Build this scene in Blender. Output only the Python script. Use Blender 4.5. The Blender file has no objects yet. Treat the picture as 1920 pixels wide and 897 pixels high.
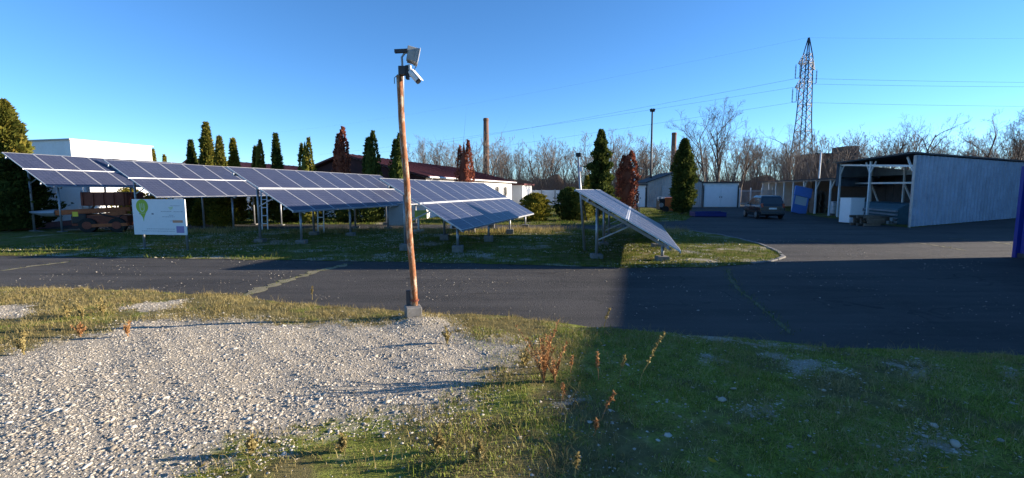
import bpy, bmesh, math, random
import numpy as np
from mathutils import Vector, Matrix
R = math.radians
sc = bpy.context.scene

# ------------------------------------------------------------------ camera, sky, sun, exposure
CAM_H, FPX, PITCH = 2.1, 880.0, math.atan(91.5/880.0)
cam_data = bpy.data.cameras.new("camera"); cam = bpy.data.objects.new("camera", cam_data)
sc.collection.objects.link(cam); sc.camera = cam
cam_data.sensor_width = 36; cam_data.lens = 36*FPX/1920.0
cam_data.clip_start = 0.05; cam_data.clip_end = 6000
cam.location = (0, 0, CAM_H); cam.rotation_euler = (math.pi/2-PITCH, 0, 0)

SUN_AZ, SUN_EL = 83.0, 12.5       # azimuth clockwise from +Y (straight ahead)
world = bpy.data.worlds.new("World"); sc.world = world; world.use_nodes = True
wn = world.node_tree; bg = wn.nodes["Background"]
sky = wn.nodes.new("ShaderNodeTexSky"); sky.sky_type = 'NISHITA'; sky.sun_disc = False
sky.sun_elevation = R(SUN_EL); sky.sun_rotation = R(SUN_AZ)
sky.altitude = 300; sky.air_density = 0.8; sky.dust_density = 0.0; sky.ozone_density = 4.6
hs = wn.nodes.new('ShaderNodeHueSaturation'); hs.inputs['Saturation'].default_value = 1.06
wn.links.new(sky.outputs[0], hs.inputs['Color']); wn.links.new(hs.outputs[0], bg.inputs[0]); bg.inputs[1].default_value = 0.087
sd = bpy.data.lights.new("sun", 'SUN'); sun = bpy.data.objects.new("sun", sd); sc.collection.objects.link(sun)
sd.energy = 4.2; sd.angle = R(0.5); sd.color = (1.0, 0.88, 0.72)
sv = Vector((math.sin(R(SUN_AZ))*math.cos(R(SUN_EL)), math.cos(R(SUN_AZ))*math.cos(R(SUN_EL)), math.sin(R(SUN_EL))))
sun.rotation_euler = sv.to_track_quat('Z', 'Y').to_euler(); sun.location = (30, 0, 30)
sc.view_settings.view_transform = 'Standard'; sc.view_settings.look = 'None'
sc.view_settings.gamma = 1; sc.view_settings.use_curve_mapping = False
sc.view_settings.exposure = 1.68

# ------------------------------------------------------------------ helpers
rng = np.random.default_rng(7); random.seed(7)
col = sc.collection
CT, ST = math.cos(PITCH), math.sin(PITCH)
def ray(x, y):
    dx = (x-960)/FPX; dy = (448.5-y)/FPX
    return np.array([dx, CT+dy*ST, -ST+dy*CT])
def G(x, y, z=0.0):                      # ground point seen at a photo position
    r = ray(x, y); return np.array([0, 0, CAM_H]) + r*((z-CAM_H)/r[2])
def AT(x, y, Y):                         # point at distance Y seen at a photo position
    r = ray(x, y); return np.array([0, 0, CAM_H]) + r*(Y/r[1])
AZ = math.atan(230/885.0)
A = np.array([math.sin(AZ), math.cos(AZ), 0]); P = np.array([math.cos(AZ), -math.sin(AZ), 0])

def tag(o, label=None, cat=None, group=None, kind=None):
    if label: o["label"] = label
    if cat: o["category"] = cat
    if group: o["group"] = group
    if kind: o["kind"] = kind
    return o
def empty(name, loc=(0, 0, 0), rz=0.0, parent=None):
    o = bpy.data.objects.new(name, None); col.objects.link(o); o.location = loc; o.rotation_euler = (0, 0, rz)
    o.empty_display_size = 0.2
    if parent: o.parent = parent
    return o
class MB:
    def __init__(s): s.v = []; s.f = []; s.m = []
    def add(s, vs, fs, mi=0):
        b = len(s.v); s.v.extend([tuple(map(float, q)) for q in vs])
        for f in fs: s.f.append(tuple(b+i for i in f)); s.m.append(mi)
    def box(s, c, d, mi=0, rz=0.0, M=None):
        hx, hy, hz = d[0]/2, d[1]/2, d[2]/2
        vs = [Vector((sx*hx, sy*hy, sz*hz)) for sz in (-1, 1) for sy in (-1, 1) for sx in (-1, 1)]
        mat = M if M is not None else Matrix.Rotation(rz, 3, 'Z')
        vs = [mat @ v + Vector(c) for v in vs]
        s.add(vs, [(0, 2, 3, 1), (4, 5, 7, 6), (0, 1, 5, 4), (2, 6, 7, 3), (0, 4, 6, 2), (1, 3, 7, 5)], mi); return s
    def bar(s, p, q, w, h=None, mi=0):
        h = h or w; p, q = Vector(p), Vector(q); d = q-p
        M = d.to_track_quat('X', 'Z').to_matrix(); s.box((p+q)/2, (d.length, w, h), mi, M=M); return s
    def tube(s, pts, rad, n=8, mi=0, cap=True):
        pts = [Vector(p) for p in pts]
        if not hasattr(rad, '__len__'): rad = [rad]*len(pts)
        rings = []
        for i, p in enumerate(pts):
            d = (pts[min(i+1, len(pts)-1)]-pts[max(i-1, 0)]).normalized()
            u = d.orthogonal().normalized() if i == 0 else (pu - d*pu.dot(d)).normalized()
            pu = u; w = d.cross(u)
            rings.append([p + (u*math.cos(2*math.pi*k/n)+w*math.sin(2*math.pi*k/n))*rad[i] for k in range(n)])
        vs = [v for r in rings for v in r]; fs = []
        for i in range(len(pts)-1):
            for k in range(n):
                a, b = i*n+k, i*n+(k+1) % n; fs.append((a, b, b+n, a+n))
        if cap: fs.append(tuple(range(n-1, -1, -1))); fs.append(tuple(range((len(pts)-1)*n, len(pts)*n)))
        s.add(vs, fs, mi); return s
    def quad(s, a, b, c, d, mi=0): s.add([a, b, c, d], [(0, 1, 2, 3)], mi); return s
    def prism(s, poly, lo, hi, axis=2, mi=0):   # polygon extruded along an axis
        def mk(p, h):
            q = list(p); q.insert(axis, h); return q
        n = len(poly); vs = [mk(p, lo) for p in poly]+[mk(p, hi) for p in poly]
        fs = [tuple(range(n-1, -1, -1)), tuple(range(n, 2*n))]+[(i, (i+1) % n, n+(i+1) % n, n+i) for i in range(n)]
        s.add(vs, fs, mi); return s
    def build(s, name, mats, parent=None, smooth=False, bevel=0, loc=None, fixn=True):
        me = bpy.data.meshes.new(name); me.from_pydata(s.v, [], s.f)
        if not isinstance(mats, (list, tuple)): mats = [mats]
        for m in mats: me.materials.append(m)
        me.polygons.foreach_set("material_index", s.m)
        if fixn:
            bm = bmesh.new(); bm.from_mesh(me); bmesh.ops.recalc_face_normals(bm, faces=bm.faces); bm.to_mesh(me); bm.free()
        if smooth: me.polygons.foreach_set("use_smooth", [True]*len(me.polygons))
        me.update()
        return link(name, me, parent, bevel, loc)
def link(name, me, parent=None, bevel=0, loc=None, rot=None):
    o = bpy.data.objects.new(name, me); col.objects.link(o)
    if parent: o.parent = parent
    if loc is not None: o.location = loc
    if rot is not None: o.rotation_euler = rot
    if bevel:
        b = o.modifiers.new("bevel", 'BEVEL'); b.width = bevel; b.segments = 2; b.limit_method = 'ANGLE'
    return o
def np_mesh(name, V, F, mat, mi=None, smooth=False):   # F: (n,k) uniform faces
    me = bpy.data.meshes.new(name); V = np.asarray(V, np.float32); F = np.asarray(F, np.int32); n, k = F.shape
    me.vertices.add(len(V)); me.vertices.foreach_set("co", V.ravel())
    me.loops.add(n*k); me.loops.foreach_set("vertex_index", F.ravel())
    me.polygons.add(n); me.polygons.foreach_set("loop_start", np.arange(0, n*k, k, dtype=np.int32))
    me.polygons.foreach_set("loop_total", np.full(n, k, np.int32))
    for m in (mat if isinstance(mat, (list, tuple)) else [mat]): me.materials.append(m)
    if mi is not None: me.polygons.foreach_set("material_index", np.asarray(mi, np.int32))
    if smooth: me.polygons.foreach_set("use_smooth", np.ones(n, bool))
    me.update(calc_edges=True); return me
def copy_tree(o, parent=None):
    c = o.copy(); col.objects.link(c); c.parent = parent
    for ch in list(o.children): copy_tree(ch, c)
    return c

# ------------------------------------------------------------------ materials
def nt(name):
    m = bpy.data.materials.new(name); m.use_nodes = True; t = m.node_tree
    return m, t, t.nodes["Principled BSDF"]
def ramp(t, fac, stops):
    r = t.nodes.new("ShaderNodeValToRGB"); e = r.color_ramp.elements
    while len(e) < len(stops): e.new(0.5)
    for i, (p, c) in enumerate(stops): e[i].position = p; e[i].color = (*c, 1) if len(c) == 3 else c
    t.links.new(fac, r.inputs[0]); return r.outputs[0]
def noise(t, scale, detail=4, rough=0.6, vec=None, dim='3D'):
    n = t.nodes.new("ShaderNodeTexNoise"); n.inputs["Scale"].default_value = scale
    n.inputs["Detail"].default_value = detail; n.inputs["Roughness"].default_value = rough
    if vec is not None: t.links.new(vec, n.inputs["Vector"])
    return n.outputs["Fac"]
def coord(t, kind="Object"):
    return t.nodes.new("ShaderNodeTexCoord").outputs[kind]
def pos(t): return t.nodes.new("ShaderNodeNewGeometry").outputs["Position"]
def mixc(t, fac, a, b, mode='MIX'):
    n = t.nodes.new("ShaderNodeMix"); n.data_type = 'RGBA'; n.blend_type = mode
    for s, v in ((0, fac), (6, a), (7, b)):
        if hasattr(v, 'is_linked') or hasattr(v, 'links'): t.links.new(v, n.inputs[s])
        elif s == 0: n.inputs[0].default_value = v
        else: n.inputs[s].default_value = (*v, 1)
    return n.outputs[2]
def math_(t, op, a, b=None, c=None):
    n = t.nodes.new("ShaderNodeMath"); n.operation = op
    for i, v in enumerate((a, b, c)):
        if v is None: continue
        if hasattr(v, 'links'): t.links.new(v, n.inputs[i])
        else: n.inputs[i].default_value = v
    return n.outputs[0]
def bump(t, b, h, strength=0.3, dist=0.02):
    n = t.nodes.new("ShaderNodeBump"); n.inputs["Strength"].default_value = strength; n.inputs["Distance"].default_value = dist
    t.links.new(h, n.inputs["Height"]); t.links.new(n.outputs[0], b.inputs["Normal"])
def worn(name, c, var=0.25, rough=0.7, metal=0.0, scale=3.0, dirt=(0.09, 0.075, 0.06), dirt_amt=0.35, spec=0.3):
    m, t, b = nt(name); p = pos(t)
    n1 = noise(t, scale, 6, 0.65, p); n2 = noise(t, scale*9, 4, 0.7, p)
    lo = tuple(x*(1-var) for x in c); hi = tuple(min(1, x*(1+var*0.6)) for x in c)
    base = ramp(t, n1, [(0.3, lo), (0.7, hi)])
    d = ramp(t, n2, [(0.5, (0, 0, 0)), (0.75, (dirt_amt,)*3)])
    t.links.new(mixc(t, d, base, dirt), b.inputs["Base Color"])
    b.inputs["Roughness"].default_value = rough; b.inputs["Metallic"].default_value = metal
    b.inputs["Specular IOR Level"].default_value = spec
    bump(t, b, n2, 0.15, 0.01); return m
def leafy(name, stops, rough=0.8, trans=0.3):
    m, t, b = nt(name); g = t.nodes.new("ShaderNodeNewGeometry")
    n1 = noise(t, 1.1, 3, 0.6, g.outputs["Position"])
    f = math_(t, 'ADD', math_(t, 'MULTIPLY', g.outputs["Random Per Island"], 0.55), math_(t, 'MULTIPLY', n1, 0.5))
    c = ramp(t, f, stops); t.links.new(c, b.inputs["Base Color"]); b.inputs["Roughness"].default_value = rough
    b.inputs["Specular IOR Level"].default_value = 0.03
    if trans:
        tr = t.nodes.new("ShaderNodeBsdfTranslucent"); t.links.new(c, tr.inputs[0]); mx = t.nodes.new("ShaderNodeMixShader")
        mx.inputs[0].default_value = trans; t.links.new(b.outputs[0], mx.inputs[1]); t.links.new(tr.outputs[0], mx.inputs[2])
        t.links.new(mx.outputs[0], t.nodes["Material Output"].inputs[0])
    return m

M = {}
M['galv'] = worn('galvanised_steel', (0.36, 0.37, 0.39), 0.2, 0.5, 0.6)
M['alu'] = worn('aluminium', (0.55, 0.55, 0.56), 0.08, 0.45, 0.3, dirt_amt=0.1)
M['whitepaint'] = worn('white_paint', (0.74, 0.73, 0.71), 0.12, 0.6, 0, 1.5, dirt_amt=0.2)
M['plaster'] = worn('white_plaster', (0.80, 0.79, 0.77), 0.08, 0.85, 0, 0.6, dirt_amt=0.1)
M['plinth'] = worn('plinth_red', (0.24, 0.10, 0.09), 0.2, 0.85)
M['concrete'] = worn('concrete', (0.36, 0.34, 0.31), 0.25, 0.9, 0, 6, dirt_amt=0.45)
M['footing'] = worn('old_concrete', (0.2, 0.19, 0.175), 0.3, 0.95, 0, 6, dirt_amt=0.5)
M['black'] = worn('black_plastic', (0.02, 0.02, 0.022), 0.3, 0.5)
M['darkmetal'] = worn('dark_metal', (0.06, 0.06, 0.065), 0.3, 0.55, 0.3)
M['maroon'] = worn('maroon_roof', (0.13, 0.035, 0.032), 0.25, 0.6, 0, 0.8, dirt=(0.05, 0.03, 0.03))
M['darkmaroon'] = worn('maroon_boards', (0.07, 0.024, 0.024), 0.3, 0.75)
M['brick'] = worn('old_brick', (0.19, 0.105, 0.07), 0.3, 0.9, 0, 0.5, dirt_amt=0.4)
M['bluegrey'] = worn('bluegrey_sheet', (0.25, 0.34, 0.46), 0.22, 0.42, 0.25, 0.9, dirt=(0.12, 0.12, 0.13), dirt_amt=0.4)
M['greysheet'] = worn('grey_sheet', (0.42, 0.40, 0.38), 0.2, 0.6, 0.2, 0.7, dirt=(0.16, 0.10, 0.06), dirt_amt=0.3)
M['darkroof'] = worn('dark_roofing', (0.05, 0.05, 0.052), 0.3, 0.7)
M['bluepaint'] = worn('blue_paint', (0.012, 0.03, 0.24), 0.2, 0.5, 0, 1.0, dirt_amt=0.15)
M['midblue'] = worn('mid_blue_paint', (0.09, 0.19, 0.48), 0.15, 0.45, 0, 1.0, dirt_amt=0.1)
M['navy'] = worn('navy_paint', (0.012, 0.02, 0.14), 0.25, 0.6, 0, 1.0, dirt_amt=0.3)
M['orange'] = worn('orange_paint', (0.55, 0.13, 0.03), 0.25, 0.55, 0, 1.2, dirt=(0.12, 0.05, 0.03), dirt_amt=0.5)
M['dullorange'] = worn('faded_orange', (0.42, 0.115, 0.04), 0.35, 0.7, 0, 1.5, dirt=(0.06, 0.035, 0.02), dirt_amt=0.7)
M['rustred'] = worn('rust_red_paint', (0.22, 0.06, 0.035), 0.4, 0.75, 0, 1.5, dirt=(0.05, 0.03, 0.02), dirt_amt=0.6)
M['wood'] = worn('weathered_wood', (0.16, 0.125, 0.095), 0.35, 0.85, 0, 4)
M['tarp'] = worn('teal_tarp', (0.07, 0.14, 0.17), 0.25, 0.55)
M['tan'] = worn('tan_crate', (0.25, 0.24, 0.19), 0.2, 0.7)
M['tank'] = worn('white_plastic_tank', (0.55, 0.56, 0.57), 0.12, 0.5)
M['rubber'] = worn('rubber', (0.02, 0.02, 0.02), 0.3, 0.85)
M['yellowsign'] = worn('yellow_green_sign', (0.48, 0.50, 0.07), 0.1, 0.6, dirt_amt=0.15)
M['yellow'] = worn('yellow_label', (0.75, 0.6, 0.05), 0.1, 0.6, dirt_amt=0.1)
M['lime'] = worn('lime_print', (0.33, 0.47, 0.05), 0.06, 0.6, dirt_amt=0.05)
M['paleprint'] = worn('pale_green_print', (0.62, 0.7, 0.45), 0.06, 0.6, dirt_amt=0.05)
M['greyprint'] = worn('grey_print', (0.22, 0.22, 0.25), 0.06, 0.6, dirt_amt=0.05)
M['orangeprint'] = worn('orange_print', (0.62, 0.3, 0.17), 0.06, 0.6, dirt_amt=0.05)
M['purpleprint'] = worn('purple_print', (0.3, 0.24, 0.45), 0.06, 0.6, dirt_amt=0.05)
M['signwhite'] = worn('sign_white', (0.78, 0.78, 0.78), 0.05, 0.5, dirt_amt=0.08)
M['pylon'] = worn('pylon_steel', (0.06, 0.075, 0.095), 0.15, 0.6, 0.2)
M['wire'] = worn('wire', (0.09, 0.10, 0.12), 0.1, 0.6)
M['lamp_glass'] = worn('lamp_glass', (0.5, 0.5, 0.48), 0.05, 0.15)
def glassm(name, c, rough=0.05):
    m, t, b = nt(name); b.inputs["Base Color"].default_value = (*c, 1); b.inputs["Roughness"].default_value = rough
    b.inputs["Specular IOR Level"].default_value = 0.9; return m
M['glass'] = glassm('dark_glass', (0.02, 0.025, 0.03)); M['paleglass'] = glassm('pale_glass', (0.45, 0.5, 0.52), 0.2)
M['redlamp'] = glassm('tail_light_red', (0.25, 0.01, 0.01), 0.15)
m, t, b = nt('car_paint'); b.inputs["Base Color"].default_value = (0.018, 0.035, 0.05, 1); b.inputs["Roughness"].default_value = 0.25
b.inputs["Metallic"].default_value = 0.5; b.inputs["Coat Weight"].default_value = 0.6; M['carpaint'] = m
M['rim'] = worn('alloy_rim', (0.6, 0.6, 0.6), 0.1, 0.35, 0.6)

# rusty pole: flaking pale paint over orange rust
m, t, b = nt('rusty_pole'); p = pos(t)
mp = t.nodes.new("ShaderNodeMapping"); mp.inputs["Scale"].default_value = (1, 1, 0.3); t.links.new(p, mp.inputs[0])
n1 = noise(t, 16, 8, 0.75, mp.outputs[0]); n2 = noise(t, 60, 4, 0.7, mp.outputs[0])
rust = ramp(t, n2, [(0.3, (0.13, 0.045, 0.02)), (0.65, (0.36, 0.13, 0.04))])
mk = ramp(t, n1, [(0.50, (0, 0, 0)), (0.58, (0.9,)*3)])
t.links.new(mixc(t, mk, rust, (0.46, 0.36, 0.26)), b.inputs["Base Color"]); b.inputs["Roughness"].default_value = 0.8
bump(t, b, n1, 0.5, 0.006); M['rustpole'] = m

# solar glass with cell grid (panel-local coordinates, 1.05 x 1.64 m)
m, t, b = nt('solar_cells'); oc = coord(t); sx = t.nodes.new("ShaderNodeSeparateXYZ"); t.links.new(oc, sx.inputs[0])
def grid(sock, pitch, w):
    fr = math_(t, 'FRACT', math_(t, 'DIVIDE', math_(t, 'ADD', sock, 10*pitch+0.0), pitch))
    return math_(t, 'LESS_THAN', math_(t, 'ABSOLUTE', math_(t, 'SUBTRACT', fr, 0.5)), w)
gx = grid(math_(t, 'ADD', sx.outputs[0], 0.0975), 0.195, 0.022); gy = grid(math_(t, 'ADD', sx.outputs[1], 0.09), 0.18, 0.022)
bb = grid(sx.outputs[0], 0.195/3, 0.03)
cell = ramp(t, noise(t, 5, 3, 0.6, oc), [(0.35, (0.014, 0.021, 0.052)), (0.65, (0.026, 0.034, 0.075))])
info = t.nodes.new("ShaderNodeObjectInfo")
cell = mixc(t, math_(t, 'MULTIPLY', info.outputs["Random"], 0.45), cell, (0.036, 0.036, 0.06))
c1 = mixc(t, math_(t, 'MULTIPLY', bb, 0.13), cell, (0.4, 0.4, 0.42))
c2 = mixc(t, math_(t, 'MULTIPLY', math_(t, 'MAXIMUM', gx, gy), 0.3), c1, (0.30, 0.33, 0.42))
dust = ramp(t, noise(t, 1.3, 5, 0.6, pos(t)), [(0.3, (0.015,)*3), (0.8, (0.07,)*3)])
c3 = mixc(t, dust, c2, (0.22, 0.235, 0.26))
t.links.new(c3, b.inputs["Base Color"]); b.inputs["Roughness"].default_value = 0.38; b.inputs["Specular IOR Level"].default_value = 0.24
M['cells'] = m

# asphalt
m, t, b = nt('asphalt'); p = pos(t)
n1 = noise(t, 0.35, 5, 0.6, p); n2 = noise(t, 60, 3, 0.8, p); n3 = noise(t, 2.2, 5, 0.7, p)
base = ramp(t, n1, [(0.3, (0.038, 0.036, 0.034)), (0.7, (0.078, 0.072, 0.066))])
base = mixc(t, ramp(t, n3, [(0.45, (0, 0, 0)), (0.8, (0.35,)*3)]), base, (0.10, 0.096, 0.09))
vo = t.nodes.new("ShaderNodeTexVoronoi"); vo.inputs["Scale"].default_value = 11; t.links.new(p, vo.inputs["Vector"])
sp = math_(t, 'LESS_THAN', vo.outputs["Distance"], 0.10)
patch = ramp(t, noise(t, 0.8, 4, 0.7, p), [(0.48, (0, 0, 0)), (0.62, (1, 1, 1))])
sp = math_(t, 'MULTIPLY', sp, patch)
base = mixc(t, sp, base, (0.34, 0.33, 0.31))
base = mixc(t, ramp(t, n2, [(0.35, (0.5,)*3), (0.6, (0, 0, 0))]), base, (0.012, 0.012, 0.013))
wv = t.nodes.new("ShaderNodeVectorMath"); wv.operation = 'ADD'; nn_ = t.nodes.new("ShaderNodeTexNoise"); nn_.inputs["Scale"].default_value = 1.2; t.links.new(p, nn_.inputs["Vector"])
t.links.new(p, wv.inputs[0]); t.links.new(nn_.outputs["Color"], wv.inputs[1])
vc = t.nodes.new("ShaderNodeTexVoronoi"); vc.feature = 'DISTANCE_TO_EDGE'; vc.inputs["Scale"].default_value = 0.42; t.links.new(wv.outputs[0], vc.inputs["Vector"])
crk = math_(t, 'MULTIPLY', math_(t, 'LESS_THAN', vc.outputs["Distance"], 0.010), ramp(t, noise(t, 0.5, 3, 0.6, p), [(0.45, (0, 0, 0)), (0.6, (0.8,)*3)]))
base = mixc(t, crk, base, (0.015, 0.014, 0.013))
mpv = t.nodes.new("ShaderNodeMapping"); mpv.inputs["Scale"].default_value = (0.12, 1.1, 1); t.links.new(p, mpv.inputs[0])
base = mixc(t, ramp(t, noise(t, 1.0, 5, 0.7, mpv.outputs[0]), [(0.42, (0, 0, 0)), (0.7, (0.65,)*3)]), base, (0.10, 0.092, 0.084))
t.links.new(base, b.inputs["Base Color"]); b.inputs["Roughness"].default_value = 0.9; b.inputs["Specular IOR Level"].default_value = 0.2
bump(t, b, n2, 1.0, 0.02); M['asphalt'] = m

# soil with grass, driven by masks stored on the vertices of the verge ("gravel", "dry")
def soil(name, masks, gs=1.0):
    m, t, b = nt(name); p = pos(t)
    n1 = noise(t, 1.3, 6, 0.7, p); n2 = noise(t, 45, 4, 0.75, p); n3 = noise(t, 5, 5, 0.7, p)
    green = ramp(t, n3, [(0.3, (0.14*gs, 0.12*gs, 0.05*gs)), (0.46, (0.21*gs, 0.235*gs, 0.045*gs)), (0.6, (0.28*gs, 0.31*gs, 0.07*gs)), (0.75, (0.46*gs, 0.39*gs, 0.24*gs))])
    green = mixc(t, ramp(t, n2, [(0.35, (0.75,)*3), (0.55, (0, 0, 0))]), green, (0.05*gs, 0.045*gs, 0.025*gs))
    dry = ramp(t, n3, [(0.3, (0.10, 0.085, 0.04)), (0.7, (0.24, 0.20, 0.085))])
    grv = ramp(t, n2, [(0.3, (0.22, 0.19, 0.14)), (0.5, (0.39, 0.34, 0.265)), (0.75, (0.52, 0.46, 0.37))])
    if masks:
        a1 = t.nodes.new("ShaderNodeAttribute"); a1.attribute_name = "dry"; a2 = t.nodes.new("ShaderNodeAttribute"); a2.attribute_name = "gravel"
        fd = math_(t, 'ADD', a1.outputs["Fac"], math_(t, 'MULTIPLY', math_(t, 'SUBTRACT', n1, 0.5), 1.6))
        fg = math_(t, 'ADD', a2.outputs["Fac"], math_(t, 'MULTIPLY', math_(t, 'SUBTRACT', n3, 0.5), 1.0))
        base = mixc(t, ramp(t, fd, [(0.35, (0, 0, 0)), (0.65, (1, 1, 1))]), green, dry)
        base = mixc(t, ramp(t, fg, [(0.42, (0, 0, 0)), (0.58, (1, 1, 1))]), base, grv)
    else:
        base = mixc(t, ramp(t, n1, [(0.42, (0, 0, 0)), (0.6, (1, 1, 1))]), green, dry)
        base = mixc(t, ramp(t, noise(t, 0.45, 6, 0.7, p), [(0.54, (0, 0, 0)), (0.62, (0.85,)*3)]), base, grv)
    t.links.new(base, b.inputs["Base Color"]); b.inputs["Roughness"].default_value = 1.0; b.inputs["Specular IOR Level"].default_value = 0.0
    bump(t, b, n2, 0.8, 0.03); return m
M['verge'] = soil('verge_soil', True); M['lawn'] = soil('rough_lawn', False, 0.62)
M['farground'] = worn('far_ground', (0.09, 0.08, 0.045), 0.35, 0.95, 0, 0.2)
def stonemat(name, stops):
    m, t, b = nt(name); g = t.nodes.new("ShaderNodeNewGeometry")
    c = ramp(t, g.outputs["Random Per Island"], stops); n = noise(t, 80, 3, 0.7, g.outputs["Position"])
    t.links.new(mixc(t, math_(t, 'MULTIPLY', n, 0.5), c, (0.22, 0.2, 0.17)), b.inputs["Base Color"]); b.inputs["Roughness"].default_value = 0.9
    b.inputs["Specular IOR Level"].default_value = 0.15
    return m
M['stone'] = stonemat('crushed_limestone', [(0, (0.16, 0.13, 0.095)), (0.2, (0.34, 0.29, 0.22)), (0.65, (0.52, 0.455, 0.365)), (1, (0.7, 0.64, 0.54))])
M['blade'] = leafy('grass_blades', [(0.1, (0.035, 0.06, 0.01)), (0.45, (0.085, 0.13, 0.02)), (0.7, (0.17, 0.17, 0.04)), (0.95, (0.30, 0.25, 0.11))], 0.8, 0.25)
M['mossblade'] = leafy('moss_blades', [(0.1, (0.12, 0.14, 0.022)), (0.45, (0.23, 0.285, 0.042)), (0.72, (0.38, 0.36, 0.12)), (0.98, (0.55, 0.47, 0.30))], 0.8, 0.25)
M['dryblade'] = leafy('dry_grass', [(0.1, (0.16, 0.11, 0.045)), (0.5, (0.31, 0.24, 0.09)), (0.9, (0.46, 0.38, 0.19))], 0.85, 0.25)
M['rustweed'] = leafy('rusty_weed', [(0.1, (0.189, 0.090, 0.038)), (0.5, (0.365, 0.180, 0.075)), (0.9, (0.540, 0.345, 0.165))], 0.85, 0.2)
M['thuja'] = leafy('thuja_green', [(0.15, (0.033, 0.046, 0.011)), (0.5, (0.120, 0.128, 0.024)), (0.8, (0.247, 0.203, 0.040)), (1, (0.360, 0.203, 0.050))])
M['thujadark'] = leafy('thuja_dark', [(0.15, (0.016, 0.029, 0.009)), (0.5, (0.057, 0.078, 0.020)), (0.85, (0.135, 0.150, 0.033)), (1, (0.216, 0.182, 0.044))])
M['thujagold'] = leafy('thuja_golden', [(0.15, (0.064, 0.068, 0.010)), (0.5, (0.176, 0.158, 0.022)), (0.85, (0.304, 0.240, 0.036)), (1, (0.352, 0.195, 0.036))])
M['thujared'] = leafy('thuja_dead_red', [(0.15, (0.092, 0.026, 0.020)), (0.5, (0.253, 0.084, 0.053)), (0.85, (0.391, 0.144, 0.081)), (1, (0.437, 0.204, 0.100))])
M['yellowleaf'] = leafy('yellow_leaves', [(0.1, (0.28, 0.12, 0.02)), (0.5, (0.45, 0.28, 0.03)), (0.9, (0.5, 0.4, 0.06))])
M['bark'] = worn('bark', (0.12, 0.098, 0.08), 0.3, 0.95, 0, 4)
M['twig'] = worn('twigs', (0.185, 0.15, 0.125), 0.3, 0.95, 0, 0.4, dirt_amt=0.2)
M['darktwig'] = worn('dark_twigs', (0.085, 0.068, 0.058), 0.3, 0.95, 0, 0.6)
M['brush'] = worn('brushwood', (0.2, 0.135, 0.095), 0.35, 0.95, 0, 0.15, dirt_amt=0.2)

# ------------------------------------------------------------------ ground, road, verge, islands
me = np_mesh('ground', [(-1500, -300, -0.06), (1500, -300, -0.06), (1500, 2500, -0.06), (-1500, 2500, -0.06)], [(0, 1, 2, 3)], M['farground'])
tag(link('ground', me), kind='structure')
def sheet(name, poly, z, mat, jitter=0.0, step=0.6, kind='structure'):
    pts = []
    for i in range(len(poly)):
        a, b2 = np.array(poly[i][:2], float), np.array(poly[(i+1) % len(poly)][:2], float)
        n = max(1, int(np.linalg.norm(b2-a)/step)) if jitter else 1
        n = min(n, 120)
        for k in range(n): pts.append(a+(b2-a)*k/n + (rng.normal(0, jitter, 2) if jitter else 0))
    bm = bmesh.new(); vs = [bm.verts.new((p[0], p[1], z)) for p in pts]; f = bm.faces.new(vs)
    if f.normal.z < 0: f.normal_flip()
    bmesh.ops.triangulate(bm, faces=[f]); bm.normal_update()
    for f in bm.faces:
        if f.normal.z < 0: f.normal_flip()
    me = bpy.data.meshes.new(name); bm.to_mesh(me); bm.free(); me.materials.append(mat)
    return tag(link(name, me), kind=kind)
sheet('road', [(-70, 2), (40, 2), (60, 20), (60, 62), (14, 62), (10, 40), (-70, 40)], 0.0, M['asphalt'])

EDGE = np.array([G(*q)[:2] for q in [(-400, 545), (0, 538), (120, 541), (250, 546), (430, 553), (520, 566), (600, 573), (740, 584), (900, 590), (1020, 602), (1100, 612), (1240, 623), (1400, 638), (1560, 650), (1920, 667), (2300, 690)]])
def wob(x, y, s=1.0):
    return (np.sin(x*1.7*s+0.4*y*s)+np.sin(y*2.3*s-1.1*x*s+1.0)+np.sin((x+y)*4.1*s+2.0)*0.6+np.sin((x*3.3-y*2.9)*s*2.2)*0.4)/3.0
def edge_y(x): return np.interp(x, EDGE[:, 0], EDGE[:, 1]) + 0.10*wob(x, 3.0, 2.0)
def inpoly(x, y, poly):
    x = np.asarray(x, float); y = np.asarray(y, float); r = np.zeros(x.shape, bool); n = len(poly); j = n-1
    for i in range(n):
        xi, yi = poly[i][:2]; xj, yj = poly[j][:2]
        c = ((yi > y) != (yj > y)) & (x < (xj-xi)*(y-yi)/(yj-yi+1e-12)+xi); r ^= c; j = i
    return r
def pdist(x, y, poly):
    d = np.full(np.shape(x), 1e9)
    for i in range(len(poly)):
        a = np.array(poly[i][:2]); b2 = np.array(poly[(i+1) % len(poly)][:2]); e = b2-a
        tt = np.clip(((x-a[0])*e[0]+(y-a[1])*e[1])/(e@e+1e-12), 0, 1)
        d = np.minimum(d, np.hypot(x-a[0]-tt*e[0], y-a[1]-tt*e[1]))
    return d
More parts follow.
